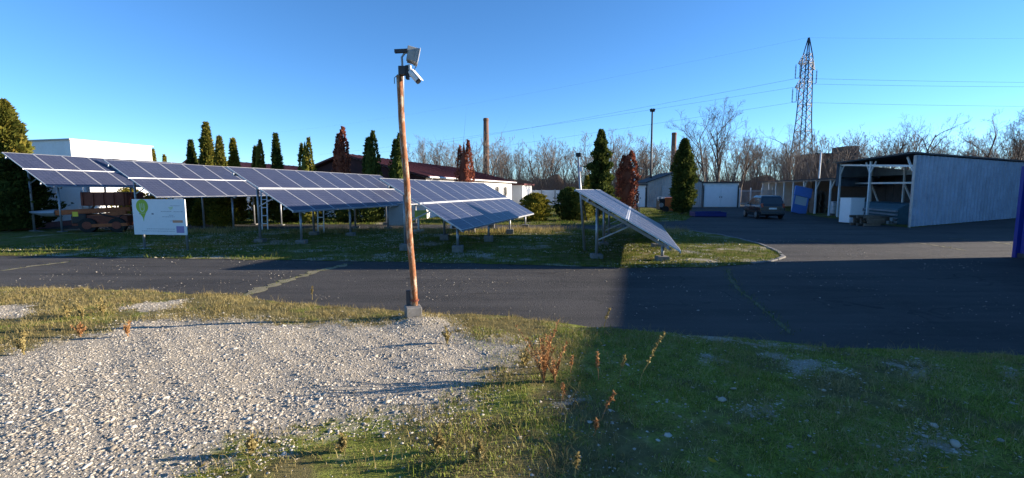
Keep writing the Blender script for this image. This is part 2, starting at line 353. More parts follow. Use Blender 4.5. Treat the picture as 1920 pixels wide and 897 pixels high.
GRAVEL = [[G(*q)[:2] for q in pl] for pl in [
    [(-500, 960), (-300, 720), (0, 672), (110, 642), (200, 625), (240, 606), (330, 600), (420, 606), (560, 612), (700, 613), (780, 600), (835, 612), (900, 640), (985, 652), (960, 690), (885, 720), (870, 760), (740, 790), (640, 803), (560, 818), (480, 828), (430, 842), (415, 870), (330, 900), (250, 960)],
    [(-60, 575), (40, 577), (66, 588), (50, 603), (-60, 606)],
    [(225, 582), (280, 570), (335, 566), (330, 580), (260, 592)],
    [(1225, 621), (1330, 629), (1400, 640), (1520, 650), (1600, 660), (1540, 664), (1420, 655), (1300, 640)],
    [(1032, 752), (1075, 748), (1095, 765), (1070, 785), (1040, 775)],
    [(1440, 670), (1560, 675), (1580, 705), (1480, 712)], [(1680, 690), (1770, 688), (1760, 716), (1690, 722)], [(1290, 665), (1350, 662), (1370, 690), (1310, 694)], [(1860, 690), (1930, 695), (1930, 715), (1870, 712)], [(1640, 830), (1760, 815), (1800, 860), (1680, 880)], [(1420, 770), (1470, 765), (1480, 790), (1430, 795)]]]
def gravel_mask(x, y):
    g = np.zeros(np.shape(x))
    for i, pl in enumerate(GRAVEL):
        s = np.where(inpoly(x, y, pl), 1, -1)*pdist(x, y, pl)+0.16*wob(x, y, 2.6)+0.10*wob(x, y, 6.0); w = 0.75 if i == 0 else 0.25
        g = np.maximum(g, np.clip(0.5+s/w*0.5, 0, 1)*(1.0 if i < 3 else 0.66))
    return g
POLE = G(775, 602)
def gz(x, y):
    inn = np.clip((edge_y(x)-y)/0.5, 0, 1)
    z = 0.03*inn+0.022*wob(x, y, 1.0)*inn+0.012*wob(x, y, 3.3)*inn
    z = z + 0.07*np.exp(-(((x-POLE[0]-0.1)/0.45)**2+((y-POLE[1]+0.25)/0.3)**2))
    return z+0.004
nx, ny = 420, 120
xs = np.concatenate([np.linspace(-60, -11, 30, endpoint=False), np.linspace(-11, 9, nx), np.linspace(9.3, 30, 16)])
V = []; tt = np.linspace(0, 1, ny)
XX = np.repeat(xs[:, None], ny, 1); YE = edge_y(xs); YY = -3+(YE[:, None]+3)*tt[None, :]**0.6
ZZ = gz(XX, YY); V = np.stack([XX, YY, ZZ], -1).reshape(-1, 3)
I = np.arange(len(xs)*ny).reshape(len(xs), ny)
F = np.stack([I[:-1, :-1], I[1:, :-1], I[1:, 1:], I[:-1, 1:]], -1).reshape(-1, 4)
me = np_mesh('verge', V, F, M['verge'], smooth=True)
def dry_mask(x, y):          # the sunny strip left of the pole is straw, the right side stays mossy green
    d = np.clip(0.85-(x-0.2)*0.55, 0.36, 0.8); d = np.where((y < 5.2) & (x < 0.8), d*0.7, d); return np.clip(d+0.4*wob(x, y, 0.9)+0.25*wob(x, y, 2.7), 0, 1)
at = me.attributes.new("gravel", 'FLOAT', 'POINT'); at.data.foreach_set("value", gravel_mask(V[:, 0], V[:, 1]).astype(np.float32))
at = me.attributes.new("dry", 'FLOAT', 'POINT'); at.data.foreach_set("value", dry_mask(V[:, 0], V[:, 1]).astype(np.float32))
tag(link('verge', me), kind='structure')

# island with the solar rows
KERB_PX = [(1235, 431), (1290, 433), (1340, 439), (1390, 449), (1430, 460), (1458, 472), (1470, 483), (1445, 491), (1380, 498)]
KERB = [G(*q)[:2] for q in KERB_PX]
isl = [G(*q)[:2] for q in [(-300, 474), (0, 480), (250, 484), (560, 489), (800, 493), (1000, 498), (1200, 503), (1330, 502)]]+KERB[::-1]+[(4.0, 25.2), (-12, 25.2), (-60, 25.8)]
ISL = isl
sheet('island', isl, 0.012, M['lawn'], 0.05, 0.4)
lawn2 = [(-70, 29.2), (-12, 28.8), (2, 28.4), G(1130, 423)[:2], G(1235, 417)[:2], G(1285, 414)[:2], G(1300, 404)[:2], G(1292, 397)[:2], (16.5, 58), (24, 66), (24, 90), (-70, 90)]
LAWN2 = lawn2
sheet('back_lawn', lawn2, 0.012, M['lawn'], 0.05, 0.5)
k = empty('kerb', (0, 0, 0)); tag(k, kind='structure')
cum = [0]
for i in range(len(KERB)-1): cum.append(cum[-1]+np.linalg.norm(np.array(KERB[i+1])-KERB[i]))
ss = np.arange(0, cum[-1], 0.72); kp = np.stack([np.interp(ss, cum, [q[0] for q in KERB]), np.interp(ss, cum, [q[1] for q in KERB])], 1)
kerb_me = None
for i in range(len(kp)-1):
    c = (kp[i]+kp[i+1])/2; d = kp[i+1]-kp[i]
    if kerb_me is None:
        o = MB().box((0, 0, 0), (0.69, 0.12, 0.16)).build('kerb_stone', M['footing'], k, bevel=0.012); kerb_me = o.data
    else:
        o = link('kerb_stone', kerb_me, k, 0.012)
    o.location = (c[0], c[1], -0.042+rng.normal(0, 0.008)); o.rotation_euler = (rng.normal(0, 0.02), rng.normal(0, 0.015), math.atan2(d[1], d[0])+rng.normal(0, 0.02))

# grassy seams in the asphalt
def strip(name, px, w0, mat, z=0.006):
    pts = [G(*q)[:2] for q in px]; L, Rr = [], []; cp = []
    for i in range(len(pts)-1):
        n = max(2, int(np.linalg.norm(pts[i+1]-pts[i])/0.15))
        cp += [pts[i]+(pts[i+1]-pts[i])*k/n for k in range(n)]
    for i, p in enumerate(cp):
        d = cp[min(i+1, len(cp)-1)]-cp[max(i-1, 0)]; d = d/np.linalg.norm(d); nn = np.array([-d[1], d[0]])
        w = w0*(0.35+1.3*rng.random()**1.5); p = p+nn*rng.normal(0, w0*0.5); L.append((*(p+nn*w), z)); Rr.append((*(p-nn*w), z))
    n = len(cp); V = L+Rr; F = [(i, n+i, n+i+1, i+1) for i in range(n-1)]
    me = np_mesh(name, V, F, mat); o = link(name, me); tag(o, kind='structure'); return cp
M['seam'] = worn('mossy_seam', (0.26, 0.22, 0.13), 0.4, 0.95, 0, 3, dirt=(0.06, 0.08, 0.02), dirt_amt=0.6)
M['mossseam'] = worn('green_seam', (0.10, 0.105, 0.05), 0.5, 0.95, 0, 3, dirt=(0.2, 0.19, 0.15), dirt_amt=0.6)
seams = [strip('grass_seam', [(455, 556), (520, 532), (585, 512), (660, 494)], 0.11, M['seam']),
         strip('grass_seam', [(1366, 505), (1368, 520), (1385, 545), (1425, 575), (1460, 605), (1485, 632)], 0.035, M['mossseam']),
         strip('grass_seam', [(1690, 452), (1750, 460), (1815, 471)], 0.05, M['seam']),
         strip('grass_seam', [(1780, 448), (1850, 452), (1903, 460)], 0.06, M['seam']),
         strip('grass_seam', [(0, 508), (60, 500), (140, 490)], 0.08, M['seam']),
         strip('grass_seam', [(1500, 452), (1600, 457), (1690, 457)], 0.03, M['seam'])]

# crushed stone
def ico():
    bm = bmesh.new(); bmesh.ops.create_icosphere(bm, subdivisions=1, radius=1.0)
    v = np.array([x.co[:] for x in bm.verts]); f = np.array([[q.index for q in x.verts] for x in bm.faces]); bm.free(); return v, f
IV, IF = ico()
OV = np.array([(1, 0, 0), (-1, 0, 0), (0, 1, 0), (0, -1, 0), (0, 0, 1), (0, 0, -1)], float); OF = np.array([(0, 2, 4), (2, 1, 4), (1, 3, 4), (3, 0, 4), (2, 0, 5), (1, 2, 5), (3, 1, 5), (0, 3, 5)])
def scatter_stones(pts, size, BV, BF):
    n = len(pts); nv = len(BV)
    v = BV[None]*(1+rng.uniform(-0.38, 0.38, (n, nv, 1)))
    sc3 = np.stack([rng.uniform(0.7, 1.35, n), rng.uniform(0.6, 1.1, n), rng.uniform(0.25, 0.5, n)], 1)*size[:, None]
    v = v*sc3[:, None, :]; a = rng.uniform(0, 2*np.pi, n); tx = rng.normal(0, 0.35, n)
    c, s = np.cos(tx)[:, None], np.sin(tx)[:, None]; y = v[..., 1]*c-v[..., 2]*s; z = v[..., 1]*s+v[..., 2]*c
    c, s = np.cos(a)[:, None], np.sin(a)[:, None]; x2 = v[..., 0]*c-y*s; y2 = v[..., 0]*s+y*c
    V = np.stack([x2, y2, z], -1)+pts[:, None, :]
    F = BF[None]+(np.arange(n)*nv)[:, None, None]; return V.reshape(-1, 3), F.reshape(-1, 3)
def join(parts):
    Vs, Fs, b = [], [], 0
    for v, f in parts: Vs.append(v); Fs.append(f+b); b += len(v)
    return np.concatenate(Vs), np.concatenate(Fs)
n = 330000; x = rng.uniform(-11, 6.5, n); y = rng.uniform(2.9, 10, n)
keep = (rng.random(n) < np.clip(gravel_mask(x, y)*1.25-0.18+0.22*wob(x, y, 1.7)*(gravel_mask(x, y) > 0.2), np.where(x > 0.5, 0.045, 0.02), 1)) & (y < edge_y(x)-0.02) & (np.abs(x) < 1.15*y+0.5)
x, y = x[keep], y[keep]; size = np.clip(rng.lognormal(math.log(0.0082), 0.5, len(x)), 0.004, 0.04)
pts = np.stack([x, y, gz(x, y)-size*0.02], 1); near = y < 4.6
v1, f1 = scatter_stones(pts[near], size[near], IV, IF); v2, f2 = scatter_stones(pts[~near], size[~near], OV, OF)
n = 9000; x = rng.uniform(-12, 14, n); y = rng.uniform(4.8, 20, n); cl = wob(x, y, 0.8)+wob(x, y, 2.0)
keep = (y > edge_y(x)) & (~inpoly(x, y, isl)) & (cl+rng.normal(0, 0.35, n) > 0.35)
pts = np.stack([x[keep], y[keep], np.full(keep.sum(), 0.006)], 1); v3, f3 = scatter_stones(pts, np.clip(rng.lognormal(math.log(0.011), 0.4, len(pts)), 0.005, 0.03), OV, OF)
V, F = join([(v1, f1), (v2, f2), (v3, f3)])
tag(link('gravel', np_mesh('gravel', V, F, M['stone'])), 'pale crushed stone spread over the sunlit foreground and road edge', 'gravel', kind='stuff')
n = 22000; x = rng.uniform(-18, 9, n); y = rng.uniform(12, 24, n); keep = inpoly(x, y, isl) & (wob(x*0.55, y*0.8, 0.9)+rng.normal(0, 0.12, n) > 0.16)
x, y = x[keep], y[keep]; pts = np.stack([x, y, np.full(len(x), 0.018)], 1)
V, F = scatter_stones(pts, np.clip(rng.lognormal(math.log(0.02), 0.45, len(x)), 0.009, 0.06), OV, OF)
tag(link('gravel', np_mesh('gravel', V, F, M['stone'])), 'pale rubble patches lying under the solar rows', 'gravel', kind='stuff')

# grass blades
def blades(x, y, z, h, lean, w):
    n = len(x); a = rng.uniform(0, 2*np.pi, n); b2 = rng.uniform(0, 2*np.pi, n); ln = lean*h*rng.uniform(0.2, 1, n)
    base = np.stack([x, y, z-0.005], 1); side = np.stack([np.cos(a), np.sin(a), np.zeros(n)], 1)*w[:, None]/2
    tip = base+np.stack([np.cos(b2)*ln, np.sin(b2)*ln, h], 1)
    mid = base+np.stack([np.cos(b2)*ln*0.3, np.sin(b2)*ln*0.3, h*0.6], 1)
    V = np.stack([base-side, base+side, mid+side*0.8, mid-side*0.8, tip], 1).reshape(-1, 3)
    i = (np.arange(n)*5)[:, None]; F = np.concatenate([i+np.array([[0, 1, 2]]), i+np.array([[0, 2, 3]]), i+np.array([[3, 2, 4]])], 0)
    return V, F
def clumpy(n, x0, x1, y0, y1, k=14, s=0.05):
    m_ = n//k; cx = rng.uniform(x0, x1, m_); cy = rng.uniform(y0, y1, m_)
    return np.repeat(cx, k)+rng.normal(0, s, m_*k), np.repeat(cy, k)+rng.normal(0, s, m_*k)
def vis(x, y): return (np.abs(x) < 1.12*y+0.4)
x, y = clumpy(150000, -0.8, 9.5, 3.0, 6.9, 16, 0.06); gm = gravel_mask(x, y)
kp_ = (y < edge_y(x)-0.01) & vis(x, y) & (gm < rng.uniform(0, 0.8, len(x))) & (wob(x, y, 1.4)+0.6*wob(x, y, 4.0)+rng.normal(0, 0.2, len(x)) > -0.12)
x, y = x[kp_], y[kp_]; h = np.clip(rng.lognormal(math.log(0.02), 0.55, len(x)), 0.007, 0.12)
V, F = blades(x, y, gz(x, y), h, 0.9, rng.uniform(0.004, 0.009, len(x)))
tag(link('grass', np_mesh('grass', V, F, M['mossblade'])), 'low mossy green grass in the shaded right foreground', 'grass', kind='stuff')
x, y = clumpy(120000, -12, 1.5, 3.2, 10.0, 16, 0.06); gm = gravel_mask(x, y)
kp_ = (y < edge_y(x)+0.04) & vis(x, y) & (gm < rng.uniform(0.0, 0.62, len(x))) & (x < 0.9) & (wob(x, y, 1.9)+0.5*wob(x, y, 4.5)+rng.normal(0, 0.2, len(x)) > -0.3)
x, y = x[kp_], y[kp_]; dm = dry_mask(x, y) > rng.uniform(0.1, 0.9, len(x)); h = np.clip(rng.lognormal(math.log(0.03), 0.5, len(x)), 0.010, 0.15)
V, F = blades(x[~dm], y[~dm], gz(x[~dm], y[~dm]), h[~dm]*0.8, 0.8, rng.uniform(0.004, 0.009, (~dm).sum()))
tag(link('grass', np_mesh('grass', V, F, M['blade'])), 'yellow green grass along the sunlit edge of the road', 'grass', kind='stuff')
V, F = blades(x[dm], y[dm], gz(x[dm], y[dm]), h[dm], 0.8, rng.uniform(0.003, 0.007, dm.sum()))
x, y = clumpy(60000, -11, 9, 3.2, 9.8, 40, 0.10); kp_ = (y < edge_y(x)-0.02) & vis(x, y) & (gravel_mask(x, y) < 0.6); x, y = x[kp_], y[kp_]
V2, F2 = blades(x, y, gz(x, y), np.clip(rng.lognormal(math.log(0.06), 0.5, len(x)), 0.02, 0.2), 1.3, rng.uniform(0.002, 0.005, len(x)))
V, F = join([(V, F), (V2, F2)])
x, y = clumpy(36000, 0.2, 9.5, 3.0, 6.9, 60, 0.16); kp_ = (y < edge_y(x)-0.02) & vis(x, y) & (gravel_mask(x, y) < 0.6) & (wob(x, y, 1.1) > -0.1); x, y = x[kp_], y[kp_]
V2, F2 = blades(x, y, gz(x, y)+rng.uniform(0, 0.02, len(x)), np.clip(rng.lognormal(math.log(0.02), 0.5, len(x)), 0.006, 0.06), 4.5, rng.uniform(0.002, 0.005, len(x)))
V, F = join([(V, F), (V2, F2)])
tag(link('dry_grass', np_mesh('dry_grass', V, F, M['dryblade'])), 'straw coloured dry grass tufts scattered over the foreground verge', 'grass', kind='stuff')
x, y = clumpy(70000, -19, 9, 12, 26, 20, 0.12); kp_ = inpoly(x, y, isl) & vis(x, y); x, y = x[kp_], y[kp_]
V, F = blades(x, y, np.full(len(x), 0.012), np.clip(rng.lognormal(math.log(0.055), 0.5, len(x)), 0.015, 0.3), 0.8, rng.uniform(0.008, 0.018, len(x)))
tag(link('grass', np_mesh('grass', V, F, M['blade'])), 'rough grass growing on the island beneath the solar rows', 'grass', kind='stuff')
x, y = clumpy(26000, -19, 9, 22.5, 25.4, 30, 0.2); kp_ = inpoly(x, y, isl) & vis(x, y) & (wob(x, y, 0.7) > -0.1); x, y = x[kp_], y[kp_]
V, F = blades(x, y, np.full(len(x), 0.012), np.clip(rng.lognormal(math.log(0.13), 0.5, len(x)), 0.03, 0.5), 0.6, rng.uniform(0.008, 0.016, len(x)))
tag(link('dry_grass', np_mesh('dry_grass', V, F, M['dryblade'])), 'tall straw grass along the far edge of the island', 'grass', kind='stuff')
x, y = clumpy(60000, -25, 20, 28.5, 50, 20, 0.2); kp_ = inpoly(x, y, lawn2) & vis(x, y); x, y = x[kp_], y[kp_]
V, F = blades(x, y, np.full(len(x), 0.012), np.clip(rng.lognormal(math.log(0.09), 0.4, len(x)), 0.02, 0.3), 0.7, rng.uniform(0.015, 0.035, len(x)))
tag(link('grass', np_mesh('grass', V, F, M['blade'])), 'lawn grass behind the back lane below the thujas', 'grass', kind='stuff')
sx_, sy_ = [], []
for i, cp in enumerate(seams):
    for p in cp:
        k2 = 10 if i < 2 else 4; sx_.append(p[0]+rng.normal(0, 0.07, k2)); sy_.append(p[1]+rng.normal(0, 0.07, k2))
x = np.concatenate(sx_); y = np.concatenate(sy_)
V, F = blades(x, y, np.zeros(len(x)), np.clip(rng.lognormal(math.log(0.03), 0.5, len(x)), 0.01, 0.1), 0.9, rng.uniform(0.006, 0.012, len(x)))
tag(link('grass', np_mesh('grass', V, F, M['blade'])), 'thin grass sprouting from the seams of the asphalt', 'grass', kind='stuff')

# ------------------------------------------------------------------ solar tables
TAU = R(30); UP = -P*math.cos(TAU)+np.array([0, 0, 1])*math.sin(TAU); NRM = np.cross(A, -UP); NRM = NRM if NRM[2] > 0 else -NRM
PW, PL, PIT = 1.225, 1.64, 1.25
pm = MB()
pm.box((0, 0, 0.018), (PW-0.03, PL-0.03, 0.03), 0)
for s in (-1, 1):
    pm.box((s*(PW/2-0.007), 0, 0.018), (0.014, PL, 0.042), 1); pm.box((0, s*(PL/2-0.007), 0.018), (PW-0.03, 0.014, 0.042), 1)
po = pm.build('panel', [M['cells'], M['alu']]); PANEL = po.data; bpy.data.objects.remove(po)
# local frame of a table: x along the row (A), y up the slope, z = panel normal
ROT = Matrix((A, UP, NRM)).transposed()
def solar_table(low, n, label, legs, block=0.26, knee=True, rail=0.07, foot=0.36, gap=0.07):
    root = empty('solar_array', (low[0], low[1], 0)); tag(root, label, 'solar array', 'solar arrays on the island')
    z0 = low[2]
    def W(l, s, dn=0.0): return A*l+UP*s+NRM*dn+np.array([0, 0, z0])
    q = ROT.to_4x4()
    for r in range(2):
        for c in range(n):
            o = link('panel', PANEL, root)
            o.matrix_local = Matrix.Translation(Vector(W((c+0.5)*PIT, PL/2+r*(PL+gap), 0.0))) @ q @ Matrix.Rotation(rng.normal(0, 0.002), 4, 'X') @ Matrix.Rotation(rng.normal(0, 0.002), 4, 'Y')
    L = n*PIT
    MB().bar(W(-0.05, PL+gap/2, 0.03), W(L+0.05, PL+gap/2, 0.03), rail, 0.05).build('centre_rail', M['alu'], root)
    for s in (0.35, 2.9):
        MB().bar(W(-0.05, s, -0.06), W(L+0.05, s, -0.06), 0.06, 0.1).build('purlin', M['galv'], root)
    for s in (0.0, 2*PL+gap):
        MB().bar(W(0, s, -0.005), W(L, s, -0.005), 0.03, 0.05).build('edge_rail', M['galv'], root)
    for l in legs:
        MB().bar(W(l, 0.1, -0.15), W(l, 3.2, -0.15), 0.07, 0.08).build('rafter', M['galv'], root)
        for s in (0.35, 2.6):
            t_ = W(l, s, -0.19); b_ = (t_[0], t_[1], block-0.02)
            MB().tube([b_, tuple(t_)], 0.05 if s > 1 else 0.045, 10).build('post', M['galv'], root, smooth=True)
            MB().box((0, 0, 0), (foot, foot, block+0.05)).build('footing', M['footing'], root, bevel=0.02, loc=(t_[0], t_[1], block/2-0.025))
        if knee:
            t_ = W(l, 2.6, -0.19); u_ = W(l, 1.5, -0.19)
            MB().bar((t_[0], t_[1], t_[2]-1.0), tuple(u_), 0.04).build('brace', M['galv'], root)
    return root
LOW = {1: (-22.4, 22.73, 2.28), 2: (-15.5, 20.5, 1.78), 3: (-8.1, 17.35, 1.30), 4: (-1.63, 15.04, 0.80), 5: (4.59, 12.68, 0.42)}
solar_table(LOW[1], 9, 'highest solar array at the far left, above the red machine', (0.7, 4.2, 7.7, 10.8), 0.06, gap=0.03, rail=0.02, foot=0.3)
solar_table(LOW[2], 9, 'second solar array from the left, right above the white sign board', (0.9, 4.4, 7.9, 10.8), 0.06, gap=0.03, rail=0.02, foot=0.3)
solar_table(LOW[3], 9, 'third solar array from the left, just left of the rusty pole', (0.9, 4.2, 7.6, 10.9), 0.16)
solar_table(LOW[4], 9, 'low solar array with dark shadow bands just right of the rusty pole', (0.7, 4.2, 7.6, 10.9), 0.24)
solar_table(LOW[5], 8, 'separate solar array seen from its end, right of the other rows', (1.2, 4.6, 8.4), 0.14)

# ------------------------------------------------------------------ rusty pole with floodlight and camera
T = AT(748, 142, POLE[1]-0.02)
root = empty('lamp_pole', (POLE[0], POLE[1], 0)); tag(root, 'rusty flaking steel pole on a concrete block in the gravel', 'pole')
tp = Vector(T)-Vector((POLE[0], POLE[1], 0)); zb = 0.2
b0 = Vector((0.02, 0.05, zb)); tubepts = [b0.lerp(tp, s) for s in np.linspace(0, 1, 12)]
for i, q in enumerate(tubepts): q.x += 0.008*math.sin(i*1.3)
MB().tube(tubepts, [0.051-0.002*s for s in np.linspace(0, 1, 12)], 16).build('shaft', M['rustpole'], root, smooth=True)
MB().box((0, 0, 0.12), (0.25, 0.25, 0.25), rz=0.35).build('concrete_block', M['footing'], root, bevel=0.015)
MB().box((-0.085, 0.06, zb+0.14), (0.06, 0.05, 0.3)).build('stub_post', M['darkmetal'], root)
MB().tube([b0+Vector((0, 0, 0.12)), b0+Vector((0, 0, 0.145))], 0.068, 14).build('strap', M['rustred'], root)
x0, y0, z0 = tp
MB().tube([(x0+0.055, y0, z0-0.55), (x0+0.06, y0, z0+0.02), (x0+0.05, y0, z0+0.27), (x0+0.10, y0, z0+0.335), (x0+0.2, y0, z0+0.345)], 0.017, 8).build('bracket_tube', M['galv'], root, smooth=True)
MB().bar((x0-0.05, y0-0.02, z0+0.35), (x0+0.16, y0-0.02, z0+0.36), 0.06, 0.05).build('visor_arm', M['darkmetal'], root)
MB().tube([(x0-0.07, y0, z0-0.12), (x0-0.075, y0+0.02, z0-0.03), (x0+0.02, y0-0.06, z0+0.02), (x0+0.2, y0-0.05, z0-0.03)], 0.006, 5).build('cable', M['black'], root)
fl = empty('floodlight', (POLE[0]+x0+0.22, POLE[1]+y0, z0+0.31)); fl.scale = (0.74,)*3; tag(fl, 'grey floodlight with cooling housing on top of the rusty pole', 'floodlight')
Rm = Matrix.Rotation(R(13), 3, 'Y') @ Matrix.Rotation(R(14), 3, 'Z')
def fb(c, d, name, mat, bev=0.008):
    mb = MB(); mb.box(Rm @ Vector(c), d, M=Rm); return mb.build(name, mat, fl, bevel=bev)
M['lampgrey'] = worn('lamp_housing', (0.36, 0.35, 0.33), 0.12, 0.5, 0.2)
fb((-0.02, 0, -0.06), (0.14, 0.34, 0.20), 'housing', M['lampgrey']); fb((0.0, 0, 0.075), (0.26, 0.24, 0.10), 'gear_box', M['lampgrey'])
fb((0.075, 0, -0.03), (0.07, 0.40, 0.28), 'reflector_body', M['lampgrey']); fb((0.118, 0, -0.03), (0.015, 0.43, 0.31), 'front_frame', M['alu'], 0.004)
fb((0.124, 0, -0.03), (0.012, 0.36, 0.25), 'lens', M['lamp_glass'], 0.003)
for i in range(4): fb((-0.095, -0.12+0.08*i, -0.05), (0.03, 0.012, 0.17), 'cooling_fin', M['lampgrey'], 0.003)
MB().tube([(0.06, -0.12, -0.17), (0.08, -0.12, -0.27), (0.02, -0.08, -0.36), (-0.06, -0.05, -0.40)], 0.008, 6).build('cable', M['black'], fl)
cc = empty('security_camera', (POLE[0]+x0+0.10, POLE[1]+y0-0.06, z0+0.03)); tag(cc, 'white bullet security camera pointing down beside the rusty pole top', 'camera')
MB().box((-0.035, 0.02, 0.03), (0.11, 0.10, 0.13)).build('junction_box', M['darkmetal'], cc, bevel=0.008)
MB().box((0.045, 0.0, 0.0), (0.05, 0.09, 0.20)).build('mount_plate', M['black'], cc, bevel=0.008); MB().box((0.075, 0, 0.07), (0.05, 0.07, 0.09)).build('mount_arm', M['whitepaint'], cc, bevel=0.01)
d = Vector((0.62, -0.25, -0.72)).normalized(); s0 = Vector((0.085, -0.01, 0.01))
MB().tube([s0, s0+d*0.2], 0.042, 14).build('camera_body', M['whitepaint'], cc, smooth=True, bevel=0.006)
MB().tube([s0+d*0.2, s0+d*0.225], 0.040, 14).build('lens_hood', M['black'], cc)
MB().bar(s0+d*0.0+Vector((0.04, 0, 0.036)), s0+d*0.235+Vector((0.04, 0, 0.036)), 0.085, 0.008).build('sun_shield', M['whitepaint'], cc)

# ------------------------------------------------------------------ sign board
sgY = G(268, 468)[1]; tl, tr, br, bl = AT(248, 373, sgY), AT(346, 374, sgY-0.25), AT(351.5, 442, sgY-0.25), AT(253, 439, sgY)
c0 = (bl+br)/2; ex = (br-bl); wS = np.linalg.norm(ex); rzS = math.atan2(ex[1], ex[0]); hS = tl[2]-bl[2]; zS = c0[2]
sg = empty('sign_board', (c0[0], c0[1], 0), rzS); tag(sg, 'white notice board with a lime green pin mark in front of the solar rows', 'sign')
MB().box((0, 0, zS+hS/2), (wS, 0.035, hS)).build('board', M['signwhite'], sg, bevel=0.004)
for px in (-wS*0.36, wS*0.46): MB().tube([(px, 0.06, 0), (px, 0.06, zS+hS*0.9)], 0.038, 10).build('post', M['galv'], sg, smooth=True)
MB().box((-wS*0.36, 0.05, 0.02), (0.35, 0.2, 0.05)).build('footing', M['concrete'], sg, bevel=0.01)
def sp_(u, v): return (-wS/2+u*wS, zS+hS*(1-v))
def flat(name, poly, mat, lift): MB().prism([sp_(*q) for q in poly], -0.0185-lift, -0.0180-lift+0.0004, 1).build(name, mat, sg)
pin = [(0.19+0.12*math.cos(a), 0.19+0.175*math.sin(a)*1.0) for a in np.linspace(R(150), R(390), 22)]+[(0.235, 0.46), (0.222, 0.63), (0.2, 0.66), (0.155, 0.46)]
pin = [(0.19+0.115*math.cos(a), 0.2+0.2*math.sin(a)) for a in np.linspace(R(128), R(412), 26)]+[(0.215, 0.52), (0.203, 0.63), (0.19, 0.52)]
flat('green_pin', pin, M['lime'], 0.002)
ug = [(0.145, 0.12), (0.16, 0.12), (0.16, 0.27)]+[(0.19+0.03*math.cos(a), 0.27+0.055*math.sin(a)) for a in np.linspace(R(180), R(0), 9)]+[(0.22, 0.12), (0.235, 0.12), (0.235, 0.27)]+[(0.19+0.045*math.cos(a), 0.27+0.085*math.sin(a)) for a in np.linspace(R(0), R(180), 11)]
flat('white_letter', ug, M['paleprint'], 0.004)
flat('white_letter', [(0.184, 0.11), (0.196, 0.11), (0.196, 0.25), (0.184, 0.25)], M['paleprint'], 0.004)
flat('white_letter', [(0.14, 0.385), (0.24, 0.385), (0.24, 0.395), (0.14, 0.395)], M['paleprint'], 0.004)
flat('orange_band', [(0.75, 0.585), (0.94, 0.585), (0.94, 0.655), (0.75, 0.655)], M['orangeprint'], 0.002)
flat('purple_box', [(0.81, 0.75), (0.955, 0.75), (0.955, 0.94), (0.81, 0.94)], M['purpleprint'], 0.002)
flat('pale_green_mark', [(0.68, 0.22), (0.78, 0.2), (0.76, 0.27), (0.72, 0.3)], M['paleprint'], 0.002)
flat('grey_mark', [(0.125, 0.395), (0.155, 0.395), (0.155, 0.42), (0.125, 0.42)], M['greyprint'], 0.006); flat('grey_mark', [(0.36, 0.39), (0.4, 0.39), (0.4, 0.43), (0.36, 0.43)], M['greyprint'], 0.002)
for (u0, u1, v) in ((0.72, 0.9, 0.175), (0.54, 0.74, 0.335), (0.78, 0.95, 0.34), (0.69, 0.77, 0.44), (0.56, 0.8, 0.485), (0.7, 0.75, 0.6), (0.25, 0.78, 0.83), (0.15, 0.78, 0.89)):
    u = u0
    while u < u1:
        w_ = rng.uniform(0.012, 0.04); flat('print_line', [(u, v), (min(u+w_, u1), v), (min(u+w_, u1), v+0.011), (u, v+0.011)], M['greyprint'], 0.002); u += w_+0.008

# small yellow-green sign, cabinet and white posts beneath the rows
c0 = AT(784, 402, 23.0); sg2 = empty('notice_sign', (c0[0], c0[1], 0)); tag(sg2, 'small yellow green notice on a white post below the low array', 'sign')
MB().tube([(0, 0.05, 0), (0, 0.05, c0[2]+0.3)], 0.045, 10).build('post', M['whitepaint'], sg2, smooth=True)
MB().box((0.13, 0, c0[2]), (0.6, 0.02, 0.38)).build('plate', M['yellowsign'], sg2, bevel=0.004)
for i in range(4): MB().box((0.13+0.03*(i % 2), -0.012, c0[2]+0.12-0.075*i), (0.42-0.1*(i % 2), 0.004, 0.018)).build('print_line', M['greyprint'], sg2)
MB().box((0.0, 0.05, 0.06), (0.5, 0.3, 0.2)).build('footing', M['concrete'], sg2, bevel=0.02)
c0 = G(745, 430); cb = empty('electric_cabinet', (c0[0], c0[1], 0), 0.1); tag(cb, 'grey electrical cabinet on legs below the third solar array', 'cabinet')
M['cabgrey'] = worn('cabinet_grey', (0.38, 0.39, 0.40), 0.1, 0.5, 0.1)
MB().box((0, 0, 0.78), (0.95, 0.4, 1.15)).build('body', M['cabgrey'], cb, bevel=0.012); MB().box((0, 0, 1.375), (1.03, 0.48, 0.04)).build('roof', M['galv'], cb)
MB().box((0, -0.207, 0.78), (0.85, 0.012, 1.05)).build('door', M['cabgrey'], cb, bevel=0.004); MB().box((0.36, -0.22, 0.8), (0.03, 0.02, 0.16)).build('handle', M['black'], cb)
for sx in (-0.42, 0.42): MB().box((sx, 0, 0.1), (0.06, 0.3, 0.22)).build('leg', M['galv'], cb)
lb_me = None
for i, (px, py, hh, lbl) in enumerate(((602, 437, 1.75, 'white ladder frame standing behind the third solar array'), (497, 432, 2.3, 'white post frame beside the golden thuja behind the second array'))):
    c0 = G(px, py); o = empty('ladder_frame', (c0[0], c0[1], 0), 0.1); tag(o, lbl, 'frame')
    for s in (-0.14, 0.14): MB().bar((s, 0, 0), (s, 0.12, hh), 0.05).build('upright', M['whitepaint'], o)
    for z in np.arange(0.35, hh-0.1, 0.42): MB().bar((-0.14, 0.0685*z/1.0*0.5, z), (0.14, 0.0685*z*0.5, z), 0.04).build('rung', M['whitepaint'], o)

